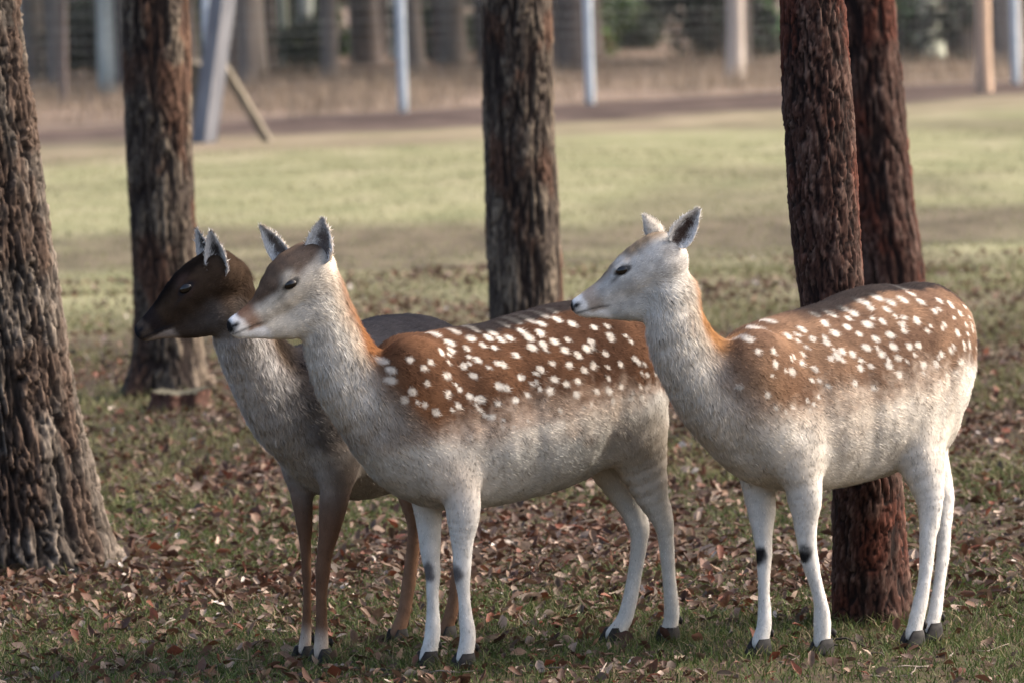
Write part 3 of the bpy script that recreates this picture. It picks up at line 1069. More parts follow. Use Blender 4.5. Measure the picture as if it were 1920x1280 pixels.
    hd = lerp3(hd, K['lip'], sstep(0.855, 0.90, u + nf * 0.05) * (0.95 if kind != 'dark' else 0.12))
    lo_ = np.interp(u, [0.6, 0.8, 1.0], [-0.055, -0.034, -0.022])
    mouth = np.exp(-((hv - lo_ - 0.002) / 0.0028) ** 2) * sstep(0.66, 0.72, u)
    hd = lerp3(hd, K['black'], mouth * 0.75)
    hd = lerp3(hd, K['lip'], sstep(0.0, 0.006, lo_ - 0.004 - hv) * sstep(0.70, 0.76, u) * 0.9)
    nose = sstep(0.962, 0.985, u + 0.25 * (hv) / D.h_len) * sstep(-0.020, -0.012, hv)
    nostril = np.exp(-(((u - 0.955) * D.h_len / 0.011) ** 2 + ((hv - D.nostril) / 0.006) ** 2))
    hd = lerp3(hd, K['black'], np.clip(np.maximum(nose, nostril * 1.2), 0, 1))
    # legs
    zf = z + nz * 0.06
    fl_ = lerp3(K['shank'], K['upper'], sstep(0.30, 0.52, zf))
    for kp in D.knees:
        e = p - kp
        dk = np.sqrt((e @ D.h - 0.012) ** 2 + (e @ D.left) ** 2 * 0.8 + (e[:, 2] * 0.75) ** 2)
        fl_ = lerp3(fl_, K['knee'], sstep(0.024, 0.012, dk + nf * 0.014) * sstep(0.000, 0.012, e @ D.h))
    hl_ = lerp3(K['shank'], K['upper2'], sstep(0.30, 0.56, zf))
    if kind == 'dark':
        fl_ = lerp3(K['legd'], K['upper'], sstep(0.30, 0.55, zf))
        fr = sstep(-0.004, 0.004, (q @ D.left) * 0 + D.legfront(p))
        fl_ = lerp3(K['legpale'], fl_, fr)
        fl_ = lerp3(K['legpale'], fl_, sstep(0.05, 0.10, z))
        hl_ = lerp3(K['legback'], K['upper2'], sstep(0.4, 0.6, zf))
    tl_ = np.tile(np.array(K['white'] if kind != 'dark' else K['black']), (n, 1))
    # upper haunch and shoulder of the legs keep the trunk's coat
    kf = sstep(0.46, 0.58, z)[:, None]
    fl_ = fl_ * (1 - kf) + tr * kf
    kh = sstep(0.50, 0.64, z + nz * 0.05)[:, None]
    hl_ = hl_ * (1 - kh) + tr * kh
    col = W[:, 0:1] * tr + W[:, 1:2] * nk + W[:, 2:3] * hd + W[:, 3:4] * fl_ + W[:, 4:5] * hl_ + W[:, 5:6] * tl_
    return np.clip(col * (1 + 0.30 * nf[:, None]), 0.004, 0.95), W


def fur(D, V, N, Q, kind, seed, count, earmask):
    """one triangle per hair, rooted in the skin and combed along the coat"""
    g = np.random.default_rng(seed)
    T = np.concatenate([Q[:, [0, 1, 2]], Q[:, [0, 2, 3]]])
    a, b_, c_ = V[T[:, 0]], V[T[:, 1]], V[T[:, 2]]
    ar = np.linalg.norm(np.cross(b_ - a, c_ - a), axis=1)
    hd = D.weights(V, REG)[:, 2]
    wt = ar * (1 + 1.6 * hd[T[:, 0]]) * np.where(earmask[T[:, 0]], 1.6, 1.0)
    cdf = np.cumsum(wt); cdf /= cdf[-1]
    ti = np.searchsorted(cdf, g.random(count))
    r1 = np.sqrt(g.random(count)); r2 = g.random(count)
    w0, w1, w2 = 1 - r1, r1 * (1 - r2), r1 * r2
    P = V[T[ti, 0]] * w0[:, None] + V[T[ti, 1]] * w1[:, None] + V[T[ti, 2]] * w2[:, None]
    n = N[T[ti, 0]] * w0[:, None] + N[T[ti, 1]] * w1[:, None] + N[T[ti, 2]] * w2[:, None]
    n /= np.linalg.norm(n, axis=1)[:, None] + 1e-9
    W = D.weights(P, REG)
    em = earmask[T[ti, 0]]
    back = -D.h
    f_tr = back * 0.85 + np.array([0, 0, -0.5])
    f_nk = np.array([0, 0, -1.0]) + back * 0.45
    f_hd = -D.h_u + np.array([0, 0, -0.15])
    f_lg = np.array([0, 0, -1.0]) + back * 0.12
    fl_ = W[:, 0:1] * f_tr + W[:, 1:2] * f_nk + W[:, 2:3] * f_hd + (W[:, 3:4] + W[:, 4:5]) * f_lg + W[:, 5:6] * np.array([0, 0, -1.0])
    fl_ = np.where(em[:, None], np.array([0, 0, 1.0]) + 0.7 * n + g.normal(0, 0.5, (count, 3)), fl_)
    clump = np.stack([fbm(P, 45, seed + k * 3, 2) - 0.5 for k in range(3)], -1)
    fl_ = fl_ + clump * 0.9 + g.normal(0, 0.16, (count, 3))
    fl_ = fl_ - n * (fl_ * n).sum(1)[:, None]
    fl_ /= np.linalg.norm(fl_, axis=1)[:, None] + 1e-9
    L = W @ np.array([0.0115, 0.017, 0.0072, 0.0085, 0.009, 0.03])
    L = np.where(em, 0.010, L) * (0.65 + 0.7 * g.random(count)) * (0.8 + 0.5 * fbm(P, 30, seed + 77, 2))
    lift = 0.16 + 0.22 * g.random(count)
    d = fl_ + n * lift[:, None]; d /= np.linalg.norm(d, axis=1)[:, None]
    sd_ = np.cross(n, d); sd_ /= np.linalg.norm(sd_, axis=1)[:, None] + 1e-9
    wd = (0.0007 + 0.0007 * g.random(count))[:, None] * (0.6 + 40 * L[:, None] * 0.6)
    root = P - n * 0.001
    HV = np.stack([root + sd_ * wd, root - sd_ * wd, root + d * L[:, None]], 1).reshape(-1, 3)
    HN = n * 0.9 + d * 0.12 + g.normal(0, 0.16, (count, 3)) + clump * 0.35
    HN /= np.linalg.norm(HN, axis=1)[:, None]
    return P, HV, np.repeat(HN, 3, 0), np.arange(count * 3).reshape(-1, 3), em, T[ti, 0]


def hoof_mesh(foot, hdir, ground_z, size=0.03):
    """cloven hoof: two pointed toes; V relative to world"""
    parts = []
    fw = np.array([hdir[0], hdir[1], 0]); fw /= np.linalg.norm(fw)
    lf = np.array([-fw[1], fw[0], 0])
    for s in (-1, 1):
        # outline rows from the top of the toe to its sole, rounded section
        rowsv = []
        n = 10
        for k, (zz, back_, front_, wd) in enumerate([(0.044, -0.020, 0.014, 0.011), (0.030, -0.024, 0.026, 0.0135), (0.014, -0.026, 0.038, 0.015), (0.0, -0.026, 0.046, 0.0155)]):
            th = np.arange(n) * 2 * np.pi / n
            cx_ = (back_ + front_) / 2; hl = (front_ - back_) / 2
            xx = cx_ + hl * np.cos(th)
            tp_ = np.where(np.cos(th) > 0, 1 - 0.55 * np.cos(th) ** 2, 1.0)
            yv = s * 0.0135 + wd * np.sin(th) * tp_ * 0.95
            rowsv.append(np.stack([xx, yv, np.full(n, zz)], -1))
        lv = np.concatenate(rowsv) * (size / 0.03)
        m = 4
        i = np.arange(m - 1)[:, None] * n; j = np.arange(n)[None, :]
        q = np.stack([i + j, i + n + j, i + n + (j + 1) % n, i + (j + 1) % n], -1).reshape(-1, 4)
        wv = foot * [1, 1, 0] + [0, 0, ground_z] + lv[:, 0:1] * fw + lv[:, 1:2] * lf + lv[:, 2:3] * np.array([0, 0, 1.0])
        parts.append((wv, [q, np.array([list(range(n))]), np.array([list(range((m - 1) * n, m * n))[::-1]])]))
    for s in (-1, 1):
        c0 = foot * [1, 1, 0] + [0, 0, ground_z + 0.062] - fw * 0.024 + lf * s * 0.011
        parts.append(tube(np.array([c0, c0 - fw * 0.007 - [0, 0, 0.007], c0 - fw * 0.009 - [0, 0, 0.017]]), [0.0075, 0.0075, 0.002], 7))
    return merge(parts)


def make_deer(spec):
    D = Deer(spec['front'], spec['theta'])
    px = D.px
    D.pal = spec['pal']; D.vb = spec['vb']; D.mane = spec['mane']
    seed = spec['seed']
    # trunk: (cx, cy, r px, half width m)
    st = spec['trunk']
    pts = [D.S(x, y) for x, y, r, hw in st]
    rad = [r * px for x, y, r, hw in st]
    D.chain('trunk', pts, rad, [hw / (r * px) for x, y, r, hw in st], 0.02)
    order = np.argsort([-(p - D.base) @ D.h for p in pts])
    pa = np.array(pts)[order]; ra_ = np.array(rad)[order]
    D.st_s = -(pa - D.base) @ D.h
    D.st_top = pa[:, 2] + ra_; D.st_bot = pa[:, 2] - ra_
    e0 = D.st_s[0] - ra_[0] * 0.8; e1 = D.st_s[-1] + ra_[-1] * 0.8
    D.st_s = np.concatenate([[e0], D.st_s, [e1]])
    D.st_top = np.concatenate([[D.st_top[0] - 0.03], D.st_top, [D.st_top[-1] - 0.03]])
    D.st_bot = np.concatenate([[D.st_bot[0]], D.st_bot, [D.st_bot[-1] - 0.03]])
    # neck
    nk = spec['neck']
    D.neck_pts = np.array([D.S(x, y) for x, y, r, s in nk])
    D.chain('neck', D.neck_pts, [r * px for x, y, r, s in nk], [s for x, y, r, s in nk], 0.035)
    # head
    D.head_frame(spec['poll'], spec['nose'], spec['hyaw'], spec.get('hshift', 0))
    for part in spec['head']:
        D.chain('head', [D.H(x, y) for x, y, r, s in part], [r * px for x, y, r, s in part], [s for x, y, r, s in part], 0.018, D.h_w)
    # shoulders and haunches
    for (l, x0, y0, r0, x1, y1, r1, s) in spec['muscle']:
        D.add('trunk', D.S(x0, y0, l), D.S(x1, y1, l), r0 * px, r1 * px, s, s, 0.05)
    # legs: (region, lateral at top, [(x,y,r)...], foot y px)
    feet = []; D.knees = []
    for (reg, l, pl, knee) in spec['legs']:
        fx, fy, fr = pl[-1]
        fg = on_ground(fx, spec['sole'][len(feet)])
        topp = D.S(pl[0][0], pl[0][1], l)
        P3 = []
        for (x, y, r) in pl:
            f = (y - pl[0][1]) / (fy - pl[0][1])
            f = f ** 0.8
            P3.append(at_depth(x, y, topp[1] * (1 - f) + fg[1] * f))
        D.chain(reg, P3, [r * px * (1.0, 0.97, 0.92)[i] if i < 3 else r * px * 0.85 for i, (x, y, r) in enumerate(pl)], [0.72 if i == 0 else (0.8 if i == 1 else 0.95) for i in range(len(pl))], 0.016)
        if reg == 'fleg':
            # broaden the rump of the forearm, mark the knee
            D.knees.append(P3[knee])
        else:
            hk = P3[knee] - D.h * 0.012
            D.add(reg, hk + [0, 0, 0.035], hk + [0, 0, -0.015], 0.011, 0.012, 1, 1, 0.02)
        feet.append((fg, P3))
    if spec.get('tail'):
        tl_ = spec['tail']
        D.chain('tail', [D.S(x, y) for x, y, r in tl_], [r * px for x, y, r in tl_], [0.7] * len(tl_), 0.02)
    # eye: find the skin along the line of sight of the near eye
    d = ray(*spec['eye'])
    t0 = D.Y0 - 0.45
    ts = np.linspace(t0, D.Y0 + 0.5, 400)
    fv = D.field(CAM + d * (ts / d[1])[:, None])
    hit = np.argmax(fv < 0)
    D.eye_p = CAM + d * (ts[hit] / d[1])
    D.ering = spec.get('ering', 1.0); D.htop = spec['htop']; D.nostril = spec.get('nostril', -0.004)
    ew = (D.eye_p - D.h_o) @ D.h_w
    eyes = [D.eye_p, D.eye_p - D.h_w * 2 * ew]
    for e_ in eyes:                                    # brow ridge over each eye
        sgn = 1 if (e_ - D.h_o) @ D.h_w > 0 else -1
        c0 = e_ - D.h_w * sgn * 0.006 + D.h_v * 0.010
        D.add('head', c0 - D.h_u * 0.016, c0 + D.h_u * 0.014, 0.0085, 0.0065, 1, 1, 0.010)
    # front-of-leg test for the two-tone legs of the dark doe
    segs = [(f[1], f[0]) for f in feet]
    def legfront(p):
        best = np.full(len(p), 9.0); val = np.zeros(len(p))
        for P3, fg in segs:
            for i in range(len(P3) - 1):
                ba = P3[i + 1] - P3[i]
                t_ = np.clip(((p - P3[i]) @ ba) / (ba @ ba), 0, 1)
                e = p - P3[i] - t_[:, None] * ba
                dd = np.linalg.norm(e, axis=1); m = dd < best
                best[m] = dd[m]; val[m] = (e @ (D.left * 0.75 + D.h * 0.65))[m] + 0.004
        return val
    D.legfront = legfront
    # spots
    g = np.random.default_rng(seed + 1)
    D.spots = []
    for (zx, zy) in spec.get('spots', ()):
        d = ray(spec['sp_o'][0] + zx / spec['sp_s'], spec['sp_o'][1] + zy / spec['sp_s'])
        ts = np.linspace(D.Y0 - 0.45, D.Y0 + 0.7, 300)
        fv = D.field(CAM + d * (ts / d[1])[:, None])
        if not (fv < 0).any(): continue
        q = CAM + d * (ts[np.argmax(fv < 0)] / d[1]) - D.base
        ss = -(q @ D.h); sn = (ss - D.st_s[0]) / (D.st_s[-1] - D.st_s[0])
        big = 0.80 + 0.4 * g.random()
        D.spots.append((ss, q[2] + D.base[2], 0.0094 * big * (0.9 + 0.25 * g.random()), 0.0076 * big,
                        math.radians(-20 - 50 * sstep(0.5, 0.95, sn)) + g.normal(0, 0.35), 1))
    for k in range(60 if spec['kind'] != 'dark' else 0):      # small faint flecks between the spots
        ss = D.st_s[0] + 0.05 + (D.st_s[-1] - D.st_s[0]) * g.random(); vv = 0.42 + 0.5 * g.random()
        zt = np.interp(ss, D.st_s, D.st_top); zb = np.interp(ss, D.st_s, D.st_bot)
        D.spots.append((ss, zb + (zt - zb) * vv, 0.0055 + 0.003 * g.random(), 0.0045, -0.8 + g.normal(0, 0.4), 1))
    if spec['kind'] != 'dark':
        for side in (-1,):
            rows_n = 9
            for k in range(rows_n):
                vv = 0.44 + 0.52 * k / (rows_n - 1)
                s0 = D.st_s[0] - 0.02; s1 = D.st_s[-1] + 0.04
                ss = s0 + g.random() * 0.03
                while ss < s1:
                    sn = (ss - D.st_s[0]) / (D.st_s[-1] - D.st_s[0])
                    zt = np.interp(ss, D.st_s, D.st_top); zb = np.interp(ss, D.st_s, D.st_bot)
                    vbl = np.interp(sn, [0, 0.18, 0.35, 0.6, 0.75, 0.9, 1.0], D.vb)
                    vj = vv + g.normal(0, 0.03)
                    if vj > vbl - 0.03 and vj < 0.955 and g.random() < 0.93:
                        big = 0.60 + 0.6 * g.random()
                        D.spots.append((ss, zb + (zt - zb) * vj, 0.0125 * big * (0.9 + 0.5 * g.random()), 0.0082 * big,
                                        math.radians(-30 - 45 * sstep(0.5, 0.9, sn)) + g.normal(0, 0.3), side))
                    ss += 0.032 + 0.030 * g.random()
    V, Q = D.mesh()
    nv = len(V)
    tmp = mesh_np('tmp', V, Q)
    N = np.zeros(nv * 3, np.float32); tmp.vertex_normals.foreach_get('vector', N); N = N.reshape(-1, 3).astype(float)
    bpy.data.meshes.remove(tmp)
    q = V - D.base
    s_ = -(q @ D.h); l_ = q @ D.left
    zt = np.interp(s_, D.st_s, D.st_top); zb = np.interp(s_, D.st_s, D.st_bot)
    v_ = (V[:, 2] - zb) / (zt - zb); sn_ = (s_ - D.st_s[0]) / (D.st_s[-1] - D.st_s[0])
    Wt = D.weights(V, REG, 0.02)
    side_ = sstep(0.04, 0.10, np.abs(l_)) * np.clip(Wt[:, 0] + 0.6 * Wt[:, 3] + 0.6 * Wt[:, 4], 0, 1)
    def groove(c_sn, wd_, v0, v1, dep):
        return -dep * np.exp(-((sn_ - c_sn) / wd_) ** 2) * sstep(v0 - 0.12, v0 + 0.08, v_) * (1 - sstep(v1 - 0.08, v1 + 0.12, v_))
    rel = groove(0.43 - 0.10 * (v_ - 0.5), 0.035, 0.10, 0.75, 0.010)          # behind the shoulder blade
    rel += groove(0.22 + 0.16 * (0.8 - v_), 0.030, 0.25, 0.85, 0.008)         # neck into shoulder
    rel += groove(0.735 + 0.14 * (v_ - 0.4), 0.032, 0.05, 0.70, 0.012)        # flank fold before the haunch
    rel += -0.012 * np.exp(-((sn_ - 0.66) / 0.07) ** 2 - ((v_ - 0.66) / 0.14) ** 2)   # hollow flank
    rel += 0.010 * np.exp(-((sn_ - 0.78) / 0.045) ** 2 - ((v_ - 0.86) / 0.07) ** 2)   # hip bone
    rel += 0.008 * np.exp(-((sn_ - 0.33) / 0.05) ** 2 - ((v_ - 0.72) / 0.16) ** 2)    # shoulder blade
    rel += 0.0012 * np.sin(sn_ * 75) * np.exp(-((sn_ - 0.55) / 0.10) ** 2 - ((v_ - 0.45) / 0.2) ** 2)   # ribs
    loc_ = np.stack([s_, l_, V[:, 2]], -1)
    rel = 0.5 * rel * side_ + 0.007 * (fbm(loc_, 14, seed + 70, 3) - 0.5) * (1 - 0.85 * Wt[:, 2])
    V = V + N * rel[:, None]
    # ears
    parts = [(V, [Q])]
    ear_info = []
    for (bx_, by_, tx_, ty_, wpx, lat, nrm, cup) in spec['ears']:
        b_ = D.H(bx_, by_, lat); tp_ = D.H(tx_, ty_, lat * 1.25)
        ev, eq, inn, rim, uu = ear_mesh(b_, tp_, None, np.array(nrm, float), wpx / 2 * px, cup)
        parts.append((ev, [eq])); ear_info.append((inn, rim, uu))
    V, F = merge(parts); Q = F[0]
    earmask = np.arange(len(V)) >= nv
    tmp = mesh_np('tmp', V, Q)
    N = np.zeros(len(V) * 3, np.float32); tmp.vertex_normals.foreach_get('vector', N); N = N.reshape(-1, 3).astype(float)
    bpy.data.meshes.remove(tmp)
    col, W = coat(D, V, spec['kind'], seed)
    K = D.pal
    k0 = nv
    for inn, rim, uu in ear_info:
        m = len(inn)
        ce = np.tile(np.array(K['earback'], float), (m, 1))
        ci = lerp3(K['earin'], K['earrim'], sstep(0.25, 0.66, rim + 0.12 * np.sin(uu * 20)))
        ce = np.where((inn > 0)[:, None], ci, lerp3(K['earback'], K['earrim'], sstep(0.75, 1.0, rim)))
        ce = lerp3(ce, K['eartip'], sstep(0.90, 1.0, uu) * 0.7)
        col[k0:k0 + m] = ce; k0 += m
    P, HV, HN, HF, em, ri = fur(D, V, N, Q, spec['kind'], seed + 5, spec['hairs'], earmask)
    hc, _ = coat(D, P, spec['kind'], seed)
    hc = np.where(em[:, None], col[ri], hc)
    tc_, _ = coat(D, HV[2::3], spec['kind'], seed)          # each hair takes the coat's colour at its tip as well
    tc_ = np.where(em[:, None], col[ri], tc_)
    g = np.random.default_rng(seed + 9)
    jit = 1 + g.normal(0, 0.22, (len(hc), 1))
    hc3 = np.repeat(np.clip(hc * jit, 0.003, 0.95), 3, 0)
    hc3[2::3] = np.clip(tc_ * jit * 1.1, 0.003, 0.95)
    AV = np.concatenate([V, HV]); AC = np.concatenate([col, hc3]); AN = np.concatenate([N, HN])
    root = bpy.data.objects.new('fallow_deer', None); C.objects.link(root)
    ro = np.array([D.base[0], D.base[1], 0]); root.location = ro
    obj('body', mesh_np('body', AV - ro, [Q, HF + len(V)], AC, M_FUR, True, AN), root)
    # eyes
    for e_ in eyes:
        sgn = 1 if (e_ - D.h_o) @ D.h_w > 0 else -1
        cc = e_ - D.h_w * sgn * 0.0045
        th = np.linspace(0, np.pi, 11)[:, None]; ph = np.arange(16)[None, :] * 2 * np.pi / 16
        X = np.stack([np.sin(th) * np.cos(ph), np.sin(th) * np.sin(ph), np.cos(th) + 0 * ph], -1).reshape(-1, 3)
        ax_u = D.h_u * math.cos(0.35) - D.h_v * math.sin(-0.35) * 0.6; ax_u /= np.linalg.norm(ax_u)
        ax_v = np.cross(D.h_w, ax_u)
        ev = cc + X[:, 0:1] * ax_u * 0.0175 + X[:, 1:2] * ax_v * 0.0120 + X[:, 2:3] * D.h_w * 0.0115
        i = np.arange(10)[:, None] * 16; j = np.arange(16)[None, :]
        q = np.stack([i + j, i + 16 + j, i + 16 + (j + 1) % 16, i + (j + 1) % 16], -1).reshape(-1, 4)
        obj('eye', mesh_np('eye', ev - ro, q, mat=M_EYE), root)
    for fg, P3 in feet:
        dz = float(ground_h(fg[0], fg[1]))
        hv, hf = hoof_mesh(np.array([P3[-1][0], P3[-1][1], 0]), D.h, max(dz, -0.004) - 0.004)
        obj('hoof', mesh_np('hoof', hv - ro, hf, mat=M_HOOF), root)
        CONTACT.append((P3[-1][0], P3[-1][1], 0.055, 70))
    tag(root, spec['label'], 'deer', 'fallow does standing together')
    return D


black = (0.016, 0.015, 0.016)
PAL_B = dict(belly=(0.45, 0.425, 0.385), flank=(0.41, 0.32, 0.255), white=(0.62, 0.57, 0.50), saddle=(0.052, 0.027, 0.017), saddle2=(0.092, 0.046, 0.026),
             spot=(0.49, 0.45, 0.40), black=black, throat=(0.48, 0.45, 0.41), neck=(0.40, 0.32, 0.25), neck2=(0.27, 0.20, 0.15), mane=(0.19, 0.078, 0.030),
             cheek=(0.45, 0.405, 0.345), brow=(0.085, 0.053, 0.035), jaw=(0.48, 0.43, 0.36), eyering=(0.52, 0.45, 0.36), muzzle=(0.22, 0.115, 0.07),
             lip=(0.72, 0.70, 0.68), shank=(0.56, 0.53, 0.49), upper=(0.46, 0.38, 0.31), upper2=(0.38, 0.30, 0.22), knee=(0.13, 0.115, 0.11),
             earback=(0.40, 0.33, 0.26), earin=(0.12, 0.095, 0.085), earrim=(0.62, 0.59, 0.56), eartip=(0.25, 0.23, 0.22))
PAL_C = dict(PAL_B, saddle=(0.105, 0.063, 0.043), saddle2=(0.16, 0.097, 0.063), flank=(0.45, 0.375, 0.305), belly=(0.48, 0.445, 0.40),
             neck=(0.34, 0.28, 0.225), neck2=(0.20, 0.145, 0.105), cheek=(0.43, 0.41, 0.385), jaw=(0.43, 0.41, 0.37), brow=(0.20, 0.15, 0.105), mane=(0.24, 0.115, 0.045),
             eyering=(0.58, 0.55, 0.51), muzzle=(0.34, 0.27, 0.22), knee=(0.02, 0.018, 0.018), shank=(0.58, 0.55, 0.51), upper=(0.50, 0.44, 0.37),
             upper2=(0.47, 0.41, 0.34), earin=(0.06, 0.038, 0.03), earback=(0.42, 0.38, 0.33))
PAL_A = dict(belly=(0.36, 0.33, 0.30), flank=(0.15, 0.105, 0.075), white=(0.25, 0.23, 0.21), saddle=(0.03, 0.024, 0.022), saddle2=(0.05, 0.036, 0.028),
             spot=(0.1, 0.1, 0.1), black=(0.02, 0.020, 0.024), throat=(0.46, 0.44, 0.43), neck=(0.13, 0.092, 0.066), neck2=(0.08, 0.055, 0.04), mane=(0.022, 0.016, 0.012),
             cheek=(0.038, 0.025, 0.017), brow=(0.007, 0.005, 0.004), jaw=(0.05, 0.036, 0.028), eyering=(0.05, 0.03, 0.025), muzzle=(0.016, 0.013, 0.014),
             lip=(0.34, 0.28, 0.24), shank=(0.10, 0.06, 0.04), upper=(0.09, 0.055, 0.036), upper2=(0.10, 0.062, 0.04), knee=(0.03, 0.02, 0.016),
             earback=(0.10, 0.075, 0.06), earin=(0.04, 0.033, 0.03), earrim=(0.50, 0.47, 0.44), eartip=(0.5, 0.5, 0.5),
             legd=(0.13, 0.070, 0.043), legpale=(0.45, 0.36, 0.29), legback=(0.22, 0.125, 0.08))

SPOTS_B = [(470, 300), (575, 286), (660, 268), (835, 250), (880, 226), (960, 219), (1030, 196), (1090, 176), (545, 345), (635, 375), (655, 322), (715, 358),
           (745, 318), (770, 292), (780, 370), (812, 328), (860, 320), (925, 285), (965, 318), (1030, 245), (1025, 292), (1110, 222), (1195, 245), (1035, 355),
           (980, 370), (1100, 340), (1170, 330), (1155, 385), (1225, 410), (1270, 375), (1295, 340), (1310, 265), (1400, 315), (1375, 405), (895, 410), (790, 452), (822, 460),
           (690, 437), (620, 470), (550, 385), (445, 450), (330, 435), (670, 520), (930, 528), (1025, 485), (1090, 455), (1180, 462), (1260, 490), (1310, 460),
           (1455, 460), (1525, 430), (410, 480), (535, 520), (800, 575), (838, 585), (600, 595), (535, 610), (650, 628), (710, 645), (800, 668), (895, 648), (965, 620), (1070, 605),
           (1100, 540), (1160, 565), (1225, 550), (1215, 620), (1325, 605), (1390, 600), (1460, 580), (1410, 660), (1510, 640), (305, 650), (345, 605), (415, 675),
           (425, 560), (225, 545), (230, 490), (170, 440), (470, 715), (590, 680), (770, 740), (500, 395), (1480, 730), (1560, 640)]
SPOTS_C = [(610, 370), (660, 435), (740, 435), (815, 355), (750, 500), (840, 540), (890, 495), (960, 525), (940, 370), (1000, 290), (1050, 340), (1120, 310), (1175, 345),
           (1220, 295), (1265, 370), (1215, 415), (1090, 435), (1030, 470), (1060, 460), (1150, 450), (1190, 520), (1240, 510), (1335, 510), (1385, 470), (1390, 555),
           (1300, 280), (1320, 220), (1270, 160), (1340, 185), (1400, 170), (1380, 104), (1450, 140), (1495, 180), (1410, 260), (1400, 300), (1340, 350), (1410, 330),
           (1480, 280), (1540, 330), (1565, 230), (1620, 300), (1580, 175), (1650, 195), (1440, 410), (1490, 405), (1520, 505), (1610, 450), (1660, 430), (1580, 500),
           (1720, 400), (1690, 340), (1700, 240), (1710, 490), (1750, 410), (1765, 320), (1730, 300), (1745, 560), (1160, 600), (1260, 625), (715, 660), (560, 620),
           (1030, 240), (950, 244), (1100, 215), (1150, 240), (1190, 180), (1230, 210), (700, 275), (640, 315), (880, 320), (1010, 390), (1130, 265), (1300, 450),
           (1360, 410), (1640, 560), (1600, 600), (1660, 640)]
deer_B = dict(
    kind='spotted', seed=101, hairs=130000, front=(835, 1253), theta=38, pal=PAL_B,
    vb=[0.40, 0.45, 0.55, 0.56, 0.50, 0.30, 0.28], mane=(0.38, 0.74), htop=[0.015, 0.004, 0.004, 0.004, 0.010],
    label='chestnut spotted doe with both ears raised beside the dark doe',
    trunk=[(752, 795, 100, 0.085), (790, 785, 150, 0.125), (850, 786, 172, 0.15), (930, 774, 173, 0.168), (1010, 752, 175, 0.175),
           (1075, 727, 165, 0.17), (1120, 712, 148, 0.155), (1155, 680, 110, 0.12)],
    neck=[(720, 770, 92, 0.80), (668, 722, 80, 0.72), (636, 665, 68, 0.70), (616, 605, 58, 0.72), (600, 548, 50, 0.8)],
    poll=(590, 488), nose=(428, 612), hyaw=20,
    head=[[(578, 506, 52, 0.92), (543, 528, 49, 0.90), (497, 576, 29, 0.80), (458, 601, 20, 0.85), (443, 610, 18, 0.95)],
          [(588, 580, 44, 0.75), (545, 604, 32, 0.68), (488, 617, 18, 0.7), (452, 623, 11, 0.8)]],
    muscle=[(0.085, 775, 700, 70, 838, 880, 46, 0.55), (-0.085, 755, 700, 70, 800, 880, 42, 0.55),
            (0.085, 1150, 690, 92, 1185, 800, 70, 0.6), (-0.085, 1110, 690, 90, 1140, 800, 66, 0.6)],
    legs=[('fleg', 0.085, [(848, 850, 52), (866, 925, 39), (869, 965, 34), (867, 1008, 27), (867, 1048, 22), (867, 1075, 20), (870, 1115, 15), (874, 1158, 17), (877, 1196, 17), (870, 1236, 18)], 5),
          ('fleg', -0.085, [(800, 870, 46), (802, 940, 33), (804, 975, 28), (806, 1012, 24), (808, 1048, 20), (811, 1072, 18), (811, 1115, 14), (812, 1158, 16), (810, 1196, 17), (800, 1234, 18)], 5),
          ('hleg', 0.085, [(1178, 770, 84), (1195, 840, 64), (1220, 920, 38), (1242, 975, 24), (1249, 1015, 18), (1254, 1080, 16), (1259, 1140, 18), (1258, 1162, 18), (1253, 1186, 19)], 3),
          ('hleg', -0.085, [(1125, 770, 80), (1140, 850, 58), (1172, 920, 36), (1196, 985, 24), (1198, 1025, 20), (1189, 1085, 18), (1177, 1140, 19), (1168, 1165, 19), (1150, 1190, 19)], 3)],
    sole=[1259, 1254, 1204, 1210],
    sp_o=(650, 520), sp_s=2.8235, spots=SPOTS_B,
    eye=(546, 533), ears=[(598, 492, 604, 410, 58, 0.040, (-0.40, -0.90, 0.05), 0.75), (536, 492, 487, 424, 42, -0.030, (-0.35, -0.9, 0.0), 0.65)])
